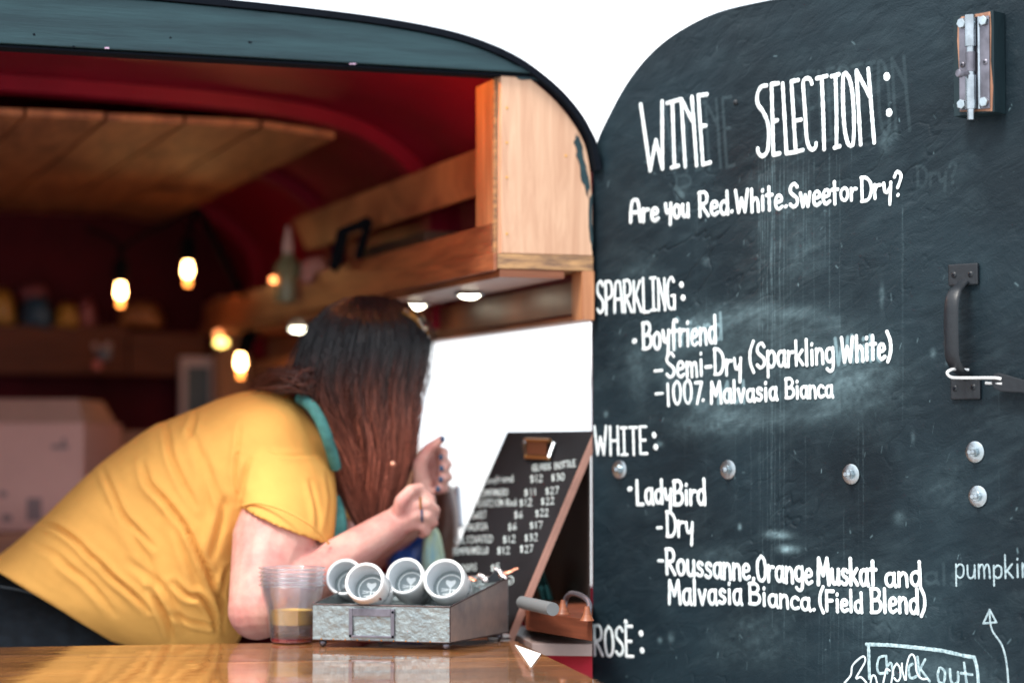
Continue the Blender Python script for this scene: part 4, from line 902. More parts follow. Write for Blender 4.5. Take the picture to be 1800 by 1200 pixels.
pouch('fabric_bag', [(690, 1060), (680, 985), (712, 940), (752, 930), (762, 985), (765, 1060)], 3.40, .03, bluem, 'cobalt blue fabric bag behind the white cups', 'bag', 1)
pouch('striped_towel', [(742, 1060), (740, 985), (748, 935), (762, 925), (774, 940), (785, 1000), (790, 1060)], 3.36, .02, strm, 'pastel yellow and aqua striped towel standing beside the blue bag', 'towel', 2)
pouch('leather_bag', [(760, 1060), (758, 930), (764, 870), (775, 852), (795, 856), (806, 900), (806, 960), (800, 1060)], 3.44, .04, brownm, 'brown leather bag between her hands and the price board', 'bag', 3)
MB().tube([P(803, 856, 3.50), P(808, 925, 3.47)], .0055, 10).build('buckle_strap', mat('grey_strap', (.35, .40, .48), .4, .3), bpy.data.objects['leather_bag'], True)
bpy.data.objects['leather_bag']['label'] = 'brown leather bag with a grey strap between her hands and the price board'
# ---------------------------------------------------------------- string of bulbs
sl_ = thing('string_lights', 'black cable string of lit amber bulbs hung inside the trailer', 'string lights', tuple(P(345, 372, 4.55)))
BY = 4.6
cable = [(150, 400), (205, 425), (212, 455), (222, 430), (280, 400), (345, 368), (372, 405), (400, 462), (430, 520), (442, 560), (436, 600), (430, 625)]
MB().tube(smoothpts([tuple(P(x, y, BY+.02)) for x, y in cable], 5), .0042, 8).tube(smoothpts([tuple(P(x, y, BY)) for x, y in ((345, 368), (335, 400), (331, 440))], 4), .0055, 8).build('cable', blackcable, sl_, True)
MB().tube(smoothpts([tuple(P(x, y, BY-.02)) for x, y in ((350, 372), (385, 440), (425, 515), (450, 545), (447, 590), (432, 618))], 5), .0055, 8).build('cable', blackcable, sl_, True)
for (x, y) in ((212, 515), (330, 478), (423, 640)):
    c = P(x, y, BY); tl = Vector((.004 if x == 423 else 0, 0, .03)).normalized() if x != 423 else Vector((.25, 0, 1)).normalized()
    MB().tube([c+tl*.020, c+tl*.028, c+tl*.062, c+tl*.070], [.010, .0165, .0150, .006], 16).build('socket', blackcable, sl_, True)
    MB().lathe([(0, -.011), (.006, -.009), (.0095, -.003), (.0100, .003), (.008, .011), (.007, .021)], c, (0, 0, 1), 20).build('bulb', bulb_m, sl_, True)
    MB().lathe([(0, -.029), (.004, -.028), (.0065, -.024), (.006, -.017), (.003, -.0115)], c, (0, 0, 1), 16).build('bulb_tip', bulb_o, sl_, True)  # filament's reflection in the lower glass, made as a glowing piece
c = T(.30, .13, H(.549))  # extra bulb added out of sight behind the beam, warms the lining
MB().lathe([(0, -.009), (.007, -.007), (.010, -.002), (.010, .004), (.007, .009)], c, (0, 0, 1), 16).build('bulb', mat('hidden_glow_bulb', (1, .6, .3), .3, emit=(1, .33, .06), estr=260), sl_, True)
pd = thing('pendant_lamp', 'small dim amber lamp near the pale hatch at the back', 'lamp', tuple(P(387, 597, 4.75)))
MB().ball(P(389, 602, 4.75), .011, n=8, sc_=(1.3, 1, .8)).build('lamp_shade', mat('lamp_yellow', (1, .8, .3), .3, emit=(1, .66, .16), estr=3), pd, True)
MB().ball(P(384, 588, 4.77), .010, n=8).build('lamp_cap', mat('lamp_amber', (1, .5, .3), .3, emit=(1, .3, .1), estr=.9), pd, True)
tag(MB().ball(P(480, 492, 4.2), .0065, n=8).build('indicator_light', mat('indicator_orange', (1, .4, .2), .3, emit=(1, .28, .08), estr=3), None, True, base=tuple(P(480, 492, 4.2))), 'tiny orange indicator light at the end of the shelf', 'light')
# ---------------------------------------------------------------- things inside
bench = MB().hexa([P(-120, 1010, 4.15), P(62, 1010, 4.15), P(62, 1010, 4.75), P(-120, 1010, 4.75)]+[P(-120, 936, 4.15), P(62, 936, 4.15), P(62, 936, 4.15)+Vector((0, .6, 0)), P(-120, 936, 4.15)+Vector((0, .6, 0))])
bz = P(0, 938, 4.15).z
xa, xb = P(-160, 900, 4.2).x, P(150, 900, 4.2).x
bo = MB().hexa([(xa, 4.15, FLZ), (xb, 4.15, FLZ), (xb, 4.8, FLZ), (xa, 4.8, FLZ), (xa, 4.15, bz), (xb, 4.15, bz), (xb, 4.8, bz), (xa, 4.8, bz)]).build('bench', brownwood, None, base=(xa, 4.15, FLZ)); tag(bo, 'brown wooden bench at the left carrying the pale carton', 'bench')
bxr = thing('carton', 'large pale cardboard carton standing on the bench at the left', 'box', (P(50, 935, 4.3).x, 4.35, bz))
x0, x1 = P(-80, 900, 4.25).x, P(146, 900, 4.25).x; zt = P(0, 700, 4.25).z; x1t = P(134, 700, 4.25).x
MB().hexa([(x0, 4.25, bz+.001), (x1, 4.25, bz+.001), (x1+.02, 4.55, bz+.001), (x0, 4.55, bz+.001), (x0, 4.25, zt-.045), (x1, 4.25, zt-.045), (x1+.02, 4.55, zt-.045), (x0, 4.55, zt-.045)]).build('carton_body', whiteboxm, bxr, bevel=.003)
MB().hexa([(x0, 4.25, zt-.0445), (x1, 4.25, zt-.0445), (x1+.01, 4.55, zt-.0445), (x0, 4.55, zt-.0445), (x0, 4.27, zt), (x1t, 4.27, zt), (x1t, 4.53, zt), (x0, 4.53, zt)]).build('carton_flap', cardboard, bxr, bevel=.003)
ink = mat('carton_print', (.22, .15, .16), .7)
for (px, py, wx, hy) in ((5, 868, 14, 10), (12, 910, 16, 12), (60, 895, 26, 40), (105, 785, 30, 8), (112, 775, 8, 10)):
    p = P(px, py, 4.2485); MB().prism([p+Vector((a*wx/950, 0, b*hy/950)) for a, b in ((-.5, -.5), (.5, -.5), (.5, .5), (-.5, .5))], (0, .001, 0)).build('print', ink, bxr)
b2 = MB().hexa([P(186, 935, 4.7), P(262, 935, 4.7), P(262, 935, 4.7)+Vector((0, .2, 0)), P(186, 935, 4.7)+Vector((0, .2, 0)), P(184, 757, 4.7), P(262, 757, 4.7), P(262, 757, 4.7)+Vector((0, .2, 0)), P(184, 757, 4.7)+Vector((0, .2, 0))]).build('small_carton', mat('tan_carton', (.34, .17, .12), .7, var=.2, vscale=20), None, base=tuple(P(220, 935, 4.7)), bevel=.002); tag(b2, 'smaller tan carton in the dark behind her back', 'box')
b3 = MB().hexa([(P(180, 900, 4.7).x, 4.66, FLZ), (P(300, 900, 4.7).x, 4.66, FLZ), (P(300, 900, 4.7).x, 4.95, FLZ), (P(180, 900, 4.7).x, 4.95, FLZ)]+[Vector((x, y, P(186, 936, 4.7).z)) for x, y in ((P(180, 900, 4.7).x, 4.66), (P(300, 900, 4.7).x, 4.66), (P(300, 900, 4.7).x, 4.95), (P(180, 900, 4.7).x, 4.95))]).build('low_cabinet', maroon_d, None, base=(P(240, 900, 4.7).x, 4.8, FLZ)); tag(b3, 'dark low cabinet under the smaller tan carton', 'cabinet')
def bag(px0, px1, py0, py1, Y, m, lab, seed):
    w_ = px1-px0; h_ = py1-py0
    return pouch('snack_bag', [(px0, py1), (px0+w_*.05, py0+h_*.4), (px0+w_*.2, py0+4), (px0+w_*.7, py0), (px1-w_*.05, py0+h_*.3), (px1, py1), (px0+w_*.5, py1+1)], Y, .03, m, lab, 'bag', seed)
SY = 5.05
yb = mat('yellow_packet', (.50, .24, .04), .4); db = mat('dark_blue_packet', (.03, .07, .12), .4); pb_ = mat('pink_packet', (.30, .08, .09), .5)
bag(-30, 26, 508, 574, SY, yb, 'yellow packet at the far left of the back shelf', 4)
bag(34, 92, 520, 577, SY-.02, db, 'dark blue packet on the back shelf next to the yellow one', 5)
bag(30, 84, 500, 530, SY+.06, pb_, 'pinkish packet poking up behind the dark blue packet', 6)
bag(96, 138, 532, 576, SY, yb, 'small yellow packet right of the dark blue packet', 7)
bag(136, 168, 524, 578, SY+.03, pb_, 'thin dull pink packet at the right of the row on the back shelf', 8)
bag(205, 285, 530, 574, SY+.02, mat('orange_basket', (.28, .10, .03), .6, var=.3, vscale=30), 'low orange brown basket under the left bulb', 9)
ks = thing('hanging_trinket', 'small pink and grey trinket hanging on the back rail', 'trinket', tuple(P(178, 640, 4.75)))
MB().ball(P(170, 642, 4.9), .011, n=8).build('pink_ball', mat('pink_plastic', (.6, .16, .15), .4), ks, True)
MB().ball(P(182, 622, 4.9), .016, n=8, sc_=(1.2, .5, 1)).build('grey_disc', mat('grey_plastic', (.10, .10, .13), .4), ks, True)
MB().ball(P(168, 608, 4.9), .008, n=8).ball(P(190, 608, 4.9), .009, n=8).build('pale_charm', mat('pale_plastic', (.40, .28, .28), .4), ks, True)
# pump bottle and other things on the cabinet shelf
pq = P(506, 500, 4.22); zs = H(.262)
pbt = thing('pump_bottle', 'squat green grey pump bottle with a white nozzle on the cabinet shelf', 'bottle', (pq.x, pq.y, zs))
MB().lathe([(0, 0), (.024, 0), (.026, .01), (.026, .065), (.018, .080), (.010, .086), (.010, .092)], (pq.x, pq.y, zs), n=24).build('bottle_body', mat('green_grey_plastic', (.20, .22, .13), .3), pbt, True)
MB().lathe([(0, .092), (.011, .092), (.010, .108), (.006, .128), (.003, .142), (0, .143)], (pq.x, pq.y, zs), n=16).build('nozzle', mat('nozzle_white', (.6, .45, .42), .4), pbt, True)
rag = pouch('folded_cloth', [(528, 500), (530, 462), (548, 452), (572, 455), (582, 500)], 4.1, .02, mat('pink_cloth', (.42, .22, .20), .8), 'pinkish folded cloth beside the pump bottle', 'cloth', 12)
dk = thing('black_stand', 'black angular folded stand lying on the cabinet shelf against the upper rail', 'stand', tuple(T(.10, .75, H(.262))))
for poly, m in (([(578, 470), (592, 405), (602, 400), (612, 412), (600, 460), (590, 478)], rubber), ([(594, 402), (645, 380), (655, 388), (652, 398), (604, 412)], rubber), ([(622, 452), (640, 392), (652, 396), (636, 456)], rubber)):
    MB().prism([P(x, y, 3.86) for x, y in poly], (0, .02, 0)).build('stand_leg', m, dk, bevel=.001)
tag(MB().hexa([T(.04, .45, H(.262)), T(.105, .45, H(.262)), T(.105, .85, H(.262)), T(.04, .85, H(.262)), T(.04, .45, H(.335)), T(.105, .45, H(.335)), T(.105, .85, H(.335)), T(.04, .85, H(.335))]).build('dark_box', mat('dark_box_card', (.035, .022, .016), .6), None, base=tuple(T(.07, .6, H(.262))), bevel=.002), 'long dark brown box on the cabinet shelf under the upper rail', 'box')
# ---------------------------------------------------------------- person
def capsule(mb, a, b, ra, rb):
    a = Vector(a); b = Vector(b); mb.ball(a, ra, n=9).ball(b, rb, n=9); mb.tube([a, b], [ra, rb], 18); return mb
def remeshed(mb, vox, sm=6):
    me = bpy.data.meshes.new('tmp'); me.from_pydata([tuple(v) for v in mb.v], [], mb.f); o = bpy.data.objects.new('tmp', me); COL.objects.link(o)
    m = o.modifiers.new('r', 'REMESH'); m.mode = 'VOXEL'; m.voxel_size = vox; s_ = o.modifiers.new('s', 'SMOOTH'); s_.iterations = sm; s_.factor = .5
    dg = bpy.context.evaluated_depsgraph_get(); dg.update(); ev = o.evaluated_get(dg); out = bpy.data.meshes.new_from_object(ev)
    bpy.data.objects.remove(o); bpy.data.meshes.remove(me); return out
def finish(me, name, m, parent):
    me.name = name; me.materials.clear(); me.materials.append(m); n = len(me.vertices); co = np.zeros(n*3, np.float32); me.vertices.foreach_get('co', co); co = co.reshape(-1, 3)-np.array(wloc(parent), np.float32)
    me.vertices.foreach_set('co', co.ravel()); me.polygons.foreach_set('use_smooth', [True]*len(me.polygons)); me.update(); o = bpy.data.objects.new(name, me); COL.objects.link(o); o.parent = parent; return o
root = thing('person', 'woman in mustard tee shirt with long brown hair, leaning on the counter towards the window', 'person', tuple(Vector((P(-20, 1150, 3.35).x, 3.35, FLZ))))
HC = P(640, 655, 3.34); gz = Vector((.74, .64, -.22)).normalized(); side = gz.cross(Vector((0, 0, 1))).normalized(); hup = side.cross(gz)
b = MB()
def HP(f_, s_, u_): return HC+gz*f_+side*s_+hup*u_
capsule(b, HP(-.008, 0, .006), HP(.015, 0, .004), .084, .078); capsule(b, HP(.035, 0, -.03), HP(.055, 0, -.075), .052, .026)
capsule(b, HP(.088, 0, .0), HP(.106, 0, -.030), .008, .012)             # nose
capsule(b, HP(.080, -.022, -.055), HP(.080, .022, -.055), .008, .008); capsule(b, HP(.076, -.018, -.067), HP(.076, .018, -.067), .008, .008)
for s_ in (-1, 1):
    capsule(b, HP(.072, s_*.03, -.002), HP(.070, s_*.036, -.002), .014, .012); capsule(b, HP(.0, s_*.082, -.01), HP(.0, s_*.084, -.04), .012, .008); capsule(b, HP(.074, s_*.016, .018), HP(.068, s_*.045, .022), .008, .006)
neck = P(565, 745, 3.34); capsule(b, HP(-.02, 0, -.05), neck, .056, .060)
chest = P(470, 830, 3.33); capsule(b, neck, chest, .05, .11); waist = P(240, 960, 3.34); capsule(b, chest, waist, .11, .09); pelv = P(40, 1110, 3.36); capsule(b, waist, pelv, .09, .10)
shN = P(510, 825, 3.26); shF = P(560, 800, 3.46); capsule(b, chest, shN, .08, .045); capsule(b, chest, shF, .08, .045)
elN = P(452, 1072, 3.085); capsule(b, shN, P(484, 950, 3.15), .045, .060); capsule(b, P(484, 950, 3.15), elN, .060, .040)
elN2 = P(462, 1082, 3.08); elN2.z = cz+.0415; elN.z = max(elN.z, cz+.042)
wrN = P(688, 925, 3.20); capsule(b, elN2, elN2.lerp(wrN, .3), .040, .036); capsule(b, elN2.lerp(wrN, .3), wrN, .036, .024)
elF = P(585, 1015, 3.52); wrF = P(740, 905, 3.33); capsule(b, shF, elF, .055, .040); capsule(b, elF, wrF, .038, .022)
for sy, kx in ((-.09, 0), (.09, .06)):
    hip = pelv+Vector((0, sy, -.03)); knee = Vector((pelv.x+.05+kx, pelv.y+sy*1.1, FLZ+.42)); ank = Vector((pelv.x-.06+kx, pelv.y+sy*1.1, FLZ+.07))
    capsule(b, hip, knee, .085, .055); capsule(b, knee, ank, .055, .036); capsule(b, ank+Vector((0, 0, -.03)), ank+Vector((.14, 0, -.045)), .034, .026)
def finger(pts, r0, r1):
    q = [P(*p) for p in pts]
    for i in range(len(q)-1):
        ra = r0+(r1-r0)*i/(len(q)-1); rb = r0+(r1-r0)*(i+1)/(len(q)-1); capsule(b, q[i], q[i+1], ra, rb)
# near hand: palm and fingers folding round each other
kn = [(722, 872, 3.20), (729, 888, 3.19), (731, 904, 3.19), (727, 919, 3.195)]
for k in kn: capsule(b, wrN, P(*k), .019, .0105)
finger([kn[0], (742, 868, 3.20), (757, 878, 3.205), (758, 890, 3.215)], .0088, .0068)
finger([kn[1], (750, 886, 3.19), (765, 896, 3.20), (763, 908, 3.21)], .0090, .0070)
finger([kn[2], (750, 906, 3.19), (762, 918, 3.20), (754, 926, 3.21)], .0088, .0068)
finger([kn[3], (742, 925, 3.195), (750, 935, 3.20), (742, 939, 3.21)], .0076, .0060)
finger([(702, 900, 3.19), (706, 880, 3.18), (722, 862, 3.185), (738, 858, 3.20)], .0115, .0078)
# far hand raised behind it
for k in ((740, 835, 3.31), (746, 850, 3.30), (750, 865, 3.30), (752, 880, 3.30)): capsule(b, wrF, P(*k), .020, .0125)
finger([(742, 850, 3.30), (738, 815, 3.29), (752, 790, 3.285), (776, 772, 3.28)], .0130, .0062)
for i, (a_, c_, d_, e_) in enumerate((((745, 822, 3.33), (768, 792, 3.335), (780, 795, 3.32), (777, 806, 3.30)), ((750, 838, 3.325), (776, 812, 3.33), (786, 816, 3.31), (778, 824, 3.295)), ((752, 852, 3.32), (778, 832, 3.325), (787, 838, 3.305), (777, 843, 3.29)), ((752, 866, 3.315), (772, 855, 3.32), (781, 858, 3.30), (772, 860, 3.29)))):
    finger([a_, c_, d_, e_], .0098-.0006*i, .0070)
me = remeshed(b, .0028, 3); body = finish(me, 'body', skin, root)
for (x, y, Y) in ((778, 771, 3.274), (775, 803, 3.292), (776, 823, 3.286), (775, 842, 3.282), (770, 859, 3.283), (757, 888, 3.208)):
    MB().ball(P(x, y, Y), .0048, n=6, sc_=(.8, .6, 1)).build('fingernail', nail, root, True)
for (x, y, x2, y2, m) in ((738, 878, 741, 893, gold), (741, 897, 743, 912, nail)):
    c = P((x+x2)/2, (y+y2)/2, 3.19); MB().lathe([(.0102, -.0015), (.0112, 0), (.0102, .0015)], c, (1, 0, .05), 20).build('finger_ring', m, root, True)
for s_ in (-1, 1):
    MB().ball(HP(.083, s_*.031, -.003), .0085, n=8).build('eyeball', paper, root, True); MB().ball(HP(.0905, s_*.031, -.003), .004, n=6).build('iris', jeans, root, True)
MB().ball(P(690, 815, 3.215), .0045, n=6).build('earring', copper, root, True)
# trousers
b = MB(); pe2 = pelv+Vector((-.01, 0, -.01)); capsule(b, P(-50, 1150, 3.345), P(95, 1158, 3.345), .142, .138); capsule(b, pe2+Vector((0, -.06, -.05)), pe2+Vector((0, .06, -.05)), .125, .125)
for sy, kx in ((-.09, 0), (.09, .06)):
    hip = pelv+Vector((0, sy, -.05)); knee = Vector((pelv.x+.05+kx, pelv.y+sy*1.1, FLZ+.42)); ank = Vector((pelv.x-.06+kx, pelv.y+sy*1.1, FLZ+.08)); capsule(b, hip, knee, .105, .070); capsule(b, knee, ank, .068, .050)
tr = finish(remeshed(b, .008, 4), 'trousers', jeans, root)
MB().tube(smoothpts([tuple(P(x, y, 3.205)) for x, y in ((0, 1030), (50, 1040), (105, 1062))], 4), .0012, 6).build('pocket_seam', mat('seam_grey', (.03, .04, .05), .7), root, True)
for sy, kx in ((-.09, 0), (.09, .06)):
    a_ = Vector((pelv.x-.06+kx, pelv.y+sy*1.1, FLZ+.034)); capsule(MB(), a_, a_+Vector((.15, 0, -.004)), .046, .036).build('shoe', blackiron, root, True)
# shirt: loft between two outlines, sleeve added, fused, then folded
US = [(-22, 990), (8, 975), (80, 913), (178, 818), (268, 752), (300, 738), (352, 716), (400, 697), (450, 686), (500, 690), (530, 705), (552, 735)]
LS = [(226, 1140), (250, 1140), (285, 1150), (345, 1160), (395, 1150), (415, 1130), (440, 1080), (470, 1020), (520, 950), (560, 880), (588, 820), (592, 775)]
DY = [.175, .178, .180, .182, .185, .186, .186, .186, .185, .160, .110, .075]; CY = [3.36, 3.36, 3.35, 3.345, 3.34, 3.34, 3.34, 3.34, 3.34, 3.34, 3.34, 3.34]
SU = smoothpts([(*u_, *l_, d_, c_) for u_, l_, d_, c_ in zip(US, LS, DY, CY)], 5)
b = MB(); v = []; NR = 56
for (ux, uy, lx, ly, dy, cy_) in SU:
    top = P(ux, uy, cy_); bo_ = P(lx, ly, cy_); mid = (top+bo_)/2; hv = (top-bo_)/2
    fade_ = max(0, 1-len(v)/NR/28); bul = (P(912, 576, cy_)-P(900, 600, cy_))*fade_*1.15
    for k in range(NR):
        a_ = 2*math.pi*k/NR; c_, s_ = math.cos(a_), math.sin(a_); pw_ = .82
        v.append(mid+bul*max(0, -s_)+hv*math.copysign(abs(c_)**pw_, c_)+Vector((0, dy*math.copysign(abs(s_)**pw_, s_), 0)))
n_ = len(SU); f = [(i*NR+k, i*NR+(k+1) % NR, (i+1)*NR+(k+1) % NR, (i+1)*NR+k) for i in range(n_-1) for k in range(NR)]
f += [tuple(range(NR))[::-1], tuple(range((n_-1)*NR, n_*NR))]; b.add(v, f)
# sleeves: rings of (centre px, half axis px, depth)
def sleeve(rings):
    v = []; R_ = smoothpts(rings, 5); N = 40
    for (cx, cy, Y, hx, hy, dp, ty) in R_:
        c = P(cx, cy, Y); h_ = P(cx+hx, cy+hy, Y)-c; h_.y = ty
        nn = Vector((0, 1, 0))
        for k in range(N): a_ = 2*math.pi*k/N; v.append(c+h_*math.cos(a_)+nn*dp*math.sin(a_))
    # inner turn of the hem
    k0 = len(R_); c = P(*R_[-1][:3])
    for sc_i, back in ((.90, .0), (.86, .035)):
        d = (P(*R_[-1][:3])-P(*R_[-4][:3])).normalized()
        last = v[(k0-1)*N:k0*N]
        v += [c+(q-c)*sc_i-d*back for q in last]
    tot = k0+2; f = [(i*N+k, i*N+(k+1) % N, (i+1)*N+(k+1) % N, (i+1)*N+k) for i in range(tot-1) for k in range(N)]; f += [tuple(range(N))[::-1], tuple(range((tot-1)*N, tot*N))]
    b.add(v, f)
sleeve([(478, 770, 3.30, 62, 12, .085, .02), (500, 790, 3.26, 78, 18, .095, .02), (508, 845, 3.22, 82, 24, .090, .02), (508, 895, 3.185, 80, 30, .084, .015), (505, 925, 3.165, 79, 34, .080, .01)])
sleeve([(540, 770, 3.42, 55, 10, .08, 0), (555, 830, 3.46, 62, 14, .08, 0), (570, 900, 3.48, 55, 16, .075, 0)])
me = remeshed(b, .0038, 8)
n = len(me.vertices); co = np.zeros(n*3); me.vertices.foreach_get('co', co); co = co.reshape(-1, 3); no = np.zeros(n*3); me.vertices.foreach_get('normal', no); no = no.reshape(-1, 3)
cth, sth = math.cos(TH), math.sin(TH)
def topx(co):
    rx, ry, rz = co[:, 0], co[:, 1], co[:, 2]-CZ; dpt = ry*cth+rz*sth; yy = -ry*sth+rz*cth; return 900+F*rx/dpt, 600-F*yy/dpt
px_, py_ = topx(co); front = np.clip(-no[:, 1]*2.0, 0, 1)
disp = np.zeros(n)
def pdist(poly):
    best = np.full(n, 1e9); sgn = np.zeros(n); par = np.zeros(n); tot = len(poly)-1
    for i in range(tot):
        ax_, ay_ = poly[i]; bx_, by_ = poly[i+1]; dx, dy = bx_-ax_, by_-ay_; l2 = dx*dx+dy*dy; t = np.clip(((px_-ax_)*dx+(py_-ay_)*dy)/l2, 0, 1)
        ex_, ey_ = px_-ax_-t*dx, py_-ay_-t*dy; d = np.hypot(ex_, ey_); m = d < best; best[m] = d[m]; sgn[m] = np.sign(dx*ey_-dy*ex_)[m]; par[m] = ((i+t)/tot)[m]
    return best, sgn, par
FOLDS = [ # polyline, depth mm, width px
 ([(250,815),(262,850),(292,882),(325,925),(346,967),(372,1020),(386,1070),(392,1110)], 9, 9), ([(179,822),(200,868),(217,905),(245,935),(270,962)], 6, 8), ([(150,968),(175,990),(198,1014),(235,1045),(262,1072)], 8, 8),
 ([(72,919),(95,925),(120,940),(145,962),(168,990)], 7, 8), ([(265,1033),(280,1060),(294,1086),(304,1122)], 9, 10), ([(305,1022),(330,1045),(352,1050),(372,1075),(380,1110)], 8, 8), ([(290,735),(297,775),(303,806),(322,850),(345,890)], 5, 9),
 ([(345,715),(340,745),(330,770)], 4, 8), ([(421,745),(418,790),(414,830),(420,885)], 4, 6), ([(440,805),(430,835),(424,870)], 4, 7), ([(225,985),(260,1010),(300,1050),(330,1110)], 4, 12), ([(395,880),(385,930),(372,980)], 5, 12),
 ([(360,800),(375,850),(395,890)], 4, 11), ([(100,985),(140,1010),(175,1045),(200,1080)], 4, 10), ([(300,900),(320,950),(335,990),(350,1040)], 4, 12), ([(400,1000),(388,1040),(392,1085)], 7, 8), ([(575,830),(582,880),(575,935)], 4, 7), ([(545,845),(556,890),(560,935)], 3, 7),
 ([(300,1075),(340,1092),(385,1098)], 5, 7), ([(185,880),(225,925),(262,990),(280,1030)], 3, 14), ([(470,790),(500,800),(560,800)], 2.5, 5), ([(330,740),(352,800),(362,860),(370,905)], 3, 13), ([(60,955),(100,975),(140,1015)], 3, 9)]
for poly, dep, wd in FOLDS:
    poly = [p[:2] for p in smoothpts(poly, 4)]; d, sg, par = pdist(poly); env = np.clip(np.sin(np.pi*np.clip(par*.96+.02, 0, 1)), 0, 1)**.6
    disp += -dep*.0013*np.exp(-(d/(wd*.45))**2)*env + dep*.0008*np.exp(-((d-wd*1.1)/(wd*.8))**2)*env*(np.where(sg > 0, 1.2, .6))
disp += .0020*(np_noise(px_*.012+py_*.010+40, (py_-px_*.75)*.045+60, 31, 4)-.5)+.0030*(np_noise(px_*.008+20, (py_-px_*.7)*.014+20, 32, 2)-.5)
co += no*(disp*front)[:, None]
me.vertices.foreach_set('co', co.ravel()); me.update(); shirt = finish(me, 'shirt', shirt_m, root)
# hems and seams
MB().tube(smoothpts([tuple(P(x, y, Y)) for x, y, Y in ((426, 888, 3.12), (455, 884, 3.098), (500, 897, 3.085), (545, 922, 3.088), (578, 955, 3.12))], 5), .0016, 6).build('sleeve_hem', shirt_m, root, True)
# teal scarf round the neck
def flatstrip(pts, wd, name):
    return MB().tube(smoothpts(pts, 5), [(wd, .004)]*((len(pts)-1)*6+1) if False else .0, 8)
sc1 = smoothpts([tuple(P(*q)) for q in ((528, 700, 3.25), (548, 715, 3.21), (566, 745, 3.20), (580, 785, 3.21), (590, 820, 3.24))], 5)
MB().tube(sc1, .0085, 10).tube(smoothpts([tuple(P(*q)) for q in ((584, 880, 3.27), (592, 905, 3.24), (594, 935, 3.23), (585, 965, 3.24), (566, 985, 3.26))], 5), .013, 10).build('scarf', scarf_m, root, True)
# sunglasses pushed up on the head
m_ = MB()
gl = [(708, 545, 3.26), (725, 556, 3.265), (738, 572, 3.28), (748, 596, 3.31)]
m_.tube(smoothpts([tuple(P(*q)) for q in gl], 5), .0052, 8)
m_.ball(P(744, 592, 3.31), .016, n=8, sc_=(.55, 1, 1.1)).ball(P(738, 572, 3.42), .018, n=8, sc_=(.55, 1, 1.1)).build('sunglasses', tort, root, True)
# hair: base volume and loose locks
HL = [(518, 640), (524, 606), (540, 575), (570, 546), (600, 531), (640, 518), (680, 515), (720, 530), (760, 552), (800, 574), (840, 588), (880, 604), (910, 618), (940, 636), (960, 650)]
HR = [(518, 640), (524, 690), (540, 722), (570, 746), (600, 755), (640, 747), (680, 737), (720, 731), (760, 727), (800, 722), (840, 712), (880, 698), (910, 688), (940, 672), (960, 660)]
ys = np.array([p[0] for p in HL]); xl = np.array([p[1] for p in HL]); xr = np.array([p[1] for p in HR])
HD = np.array([.0, .05, .08, .105, .115, .118, .115, .108, .098, .088, .078, .066, .055, .045, .035])
HYc = 3.325
def hairpt(q, th_, y, grow=1.0):
    yy = min(y, 960); L_ = np.interp(yy, ys, xl); R_ = np.interp(yy, ys, xr); D_ = np.interp(yy, ys, HD); m = (L_+R_)/2; h_ = (R_-L_)/2*grow
    a_ = th_; return P(m+h_*math.cos(a_), y, HYc-D_*grow*math.sin(a_))
v = []; NR = 40; YY = [519, 522, 528, 536, 548, 562, 580, 600, 625, 655, 690, 725, 750, 775, 800, 820]
for y in YY:
    g_ = .93 if y < 700 else .93-((y-700)/120)**2*.75
    for k in range(NR): v.append(hairpt(0, 2*math.pi*k/NR, y, g_))
f = [(i*NR+k, i*NR+(k+1) % NR, (i+1)*NR+(k+1) % NR, (i+1)*NR+k) for i in range(len(YY)-1) for k in range(NR)]; f += [tuple(range(NR))[::-1], tuple(range((len(YY)-1)*NR, len(YY)*NR))]
hb_o = mesh_obj('hair', v, f, hair_m, root, True)
def hcol(y, tint, th_=1.5):
    t = min(1, max(0, (y-600)/230)); t = t*t*(3-2*t)
    dark = np.array([.007, .007, .010]); mid_ = np.array([.19, .052, .036]); end = np.array([.50, .165, .105])
    c = dark*(1-t)+(mid_*(1-tint)+end*tint)*t; c = c*(.45+1.1*tint) if t > .02 else c*.8; return (*c, 1)
ca_ = hb_o.data.attributes.new('hair_col', 'FLOAT_COLOR', 'POINT')
for i in range(len(v)): ca_.data[i].color = hcol(YY[i//NR]-40, .1)
verts = []; cols = []; quads = []
def strand(pts, r, tint, ycols):
    k = len(verts); m = len(pts); NS_ = 3
    for i, p in enumerate(pts):
        t = (pts[min(i+1, m-1)]-pts[max(i-1, 0)]).normalized(); u_ = t.cross(Vector((0, 1, 0))).normalized(); w_ = t.cross(u_); rr = r*(1-.75*(i/(m-1))**3)
        for j in range(NS_): a_ = 2*math.pi*j/NS_; verts.append(p+u_*math.cos(a_)*rr+w_*math.sin(a_)*rr*.7); cols.append(hcol(ycols[i], tint))
    for i in range(m-1):
        for j in range(NS_): quads.append((k+i*NS_+j, k+i*NS_+(j+1) % NS_, k+(i+1)*NS_+(j+1) % NS_, k+(i+1)*NS_+j))
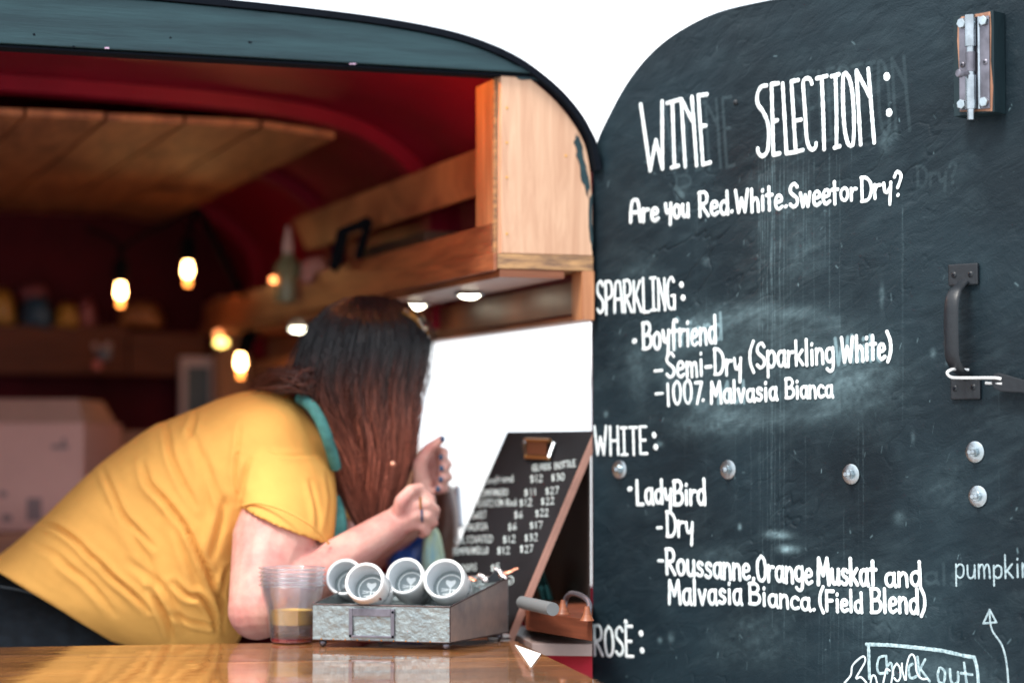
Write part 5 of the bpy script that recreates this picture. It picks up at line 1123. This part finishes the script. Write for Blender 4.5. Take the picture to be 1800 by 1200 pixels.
for n__ in range(6000):
    th0 = random.uniform(-.9, math.pi+.5) if random.random() < .85 else random.uniform(-math.pi, math.pi)
    clump = noise.noise(Vector((th0*5, 2.7, 0))); tint = min(1, max(0, .38+.7*noise.noise(Vector((th0*14, .5, 0)))+random.uniform(-.32, .32)))
    yend = 835+random.random()**.8*128 if math.cos(th0) < .75 else 800+random.random()*110
    if random.random() < .22: yend -= random.uniform(40, 180)
    y0 = 520+random.random()**2*60; pts = []; yc = []; g0 = random.uniform(.90, 1.02); ph = random.uniform(0, 6); am = random.uniform(.0, .13); m = 20
    for i in range(m):
        t = i/(m-1); y = y0+(yend-y0)*t; th_ = th0+.20*clump*t*t+am*math.sin(t*7+ph)*t+.16*t*t*math.sin(t*9+5*noise.noise(Vector((th0*4, 8.3, 0)))); g_ = g0+.14*noise.noise(Vector((th0*6, t*3, 7)))*t+.05*math.sin(th0*23+t*3)*t+random.uniform(-.01,.01)
        pts.append(hairpt(0, th_, y, g_)); yc.append(y)
    if random.random() < .05: tint = 1.35
    strand(pts, random.uniform(.0004, .0011), tint, yc)
for n__ in range(160):
    th0 = random.uniform(-.2, math.pi+.3); y0 = random.uniform(530, 700); yend = y0+random.uniform(60, 260); m = 12; pts = []; yc = []; g0 = random.uniform(1.0, 1.05); ph = random.uniform(0, 6)
    for i in range(m): t = i/(m-1); y = y0+(yend-y0)*t; pts.append(hairpt(0, th0+.1*math.sin(ph+t*4), y, g0+.11*math.sin(t*math.pi)*random.uniform(.9, 1.1))); yc.append(y)
    strand(pts, random.uniform(.00022, .00045), random.random()*.8, yc)
# locks swept back over the shoulder and stray hairs
for _ in range(260):
    x0 = 545+random.uniform(-15, 15); y0 = 655+random.uniform(-10, 45); Y0 = 3.24+random.uniform(-.03, .06); ex_ = random.uniform(425, 520); ey_ = 672+random.uniform(-12, 22)+(520-ex_)*.02; yk = random.uniform(650, 690)
    pts = smoothpts([tuple(P(x0, y0, Y0)), tuple(P((x0*2+ex_)/3, yk, Y0-.01)), tuple(P((x0+ex_*2)/3, yk-random.uniform(-6, 10), Y0)), tuple(P(ex_, ey_, Y0+.03))], 6); pts = [Vector(p) for p in pts]
    strand(pts, random.uniform(.0004, .0011), random.random()*.5, [700]*len(pts))
hv = np.array([tuple(p) for p in verts]); lo = np_mesh('hair_strands', hv, np.array(quads), hair_m, hb_o)
ca_ = lo.data.attributes.new('hair_col', 'FLOAT_COLOR', 'POINT'); ca_.data.foreach_set('color', np.array(cols, np.float32).ravel())
# ---------------------------------------------------------------- outside
gs = 600
tag(mesh_obj('ground', [(-gs, -60, 0), (gs, -60, 0), (gs, gs, 0), (-gs, gs, 0)], [(0, 1, 2, 3)], concrete), kind='structure')
def tent(cx, cy, w_, d_, he, hp, lab):
    t = thing('canopy_tent', lab, 'tent', (cx, cy, 0), 'white canopy tents beyond the trailer')
    c = [(cx-w_/2, cy-d_/2), (cx+w_/2, cy-d_/2), (cx+w_/2, cy+d_/2), (cx-w_/2, cy+d_/2)]
    MB().add([(x, y, he) for x, y in c]+[(cx, cy, hp)]+[(x, y, he-.3) for x, y in c], [(0, 1, 4), (1, 2, 4), (2, 3, 4), (3, 0, 4)]+[(i, (i+1) % 4, 5+(i+1) % 4, 5+i) for i in range(4)]).build('canopy', tentm, t)
    for x, y in c: MB().tube([(x, y, 0), (x, y, he)], .03, 8).build('pole', tentm, t)
tent(-.9, 16, 3, 3, 2.2, 2.9, 'white canopy tent seen through the trailer window')
tent(.8, 9.6, 3, 3, 2.55, 3.3, 'white canopy tent showing between the trailer roof and the chalkboard door')
print('scene done', len(verts))
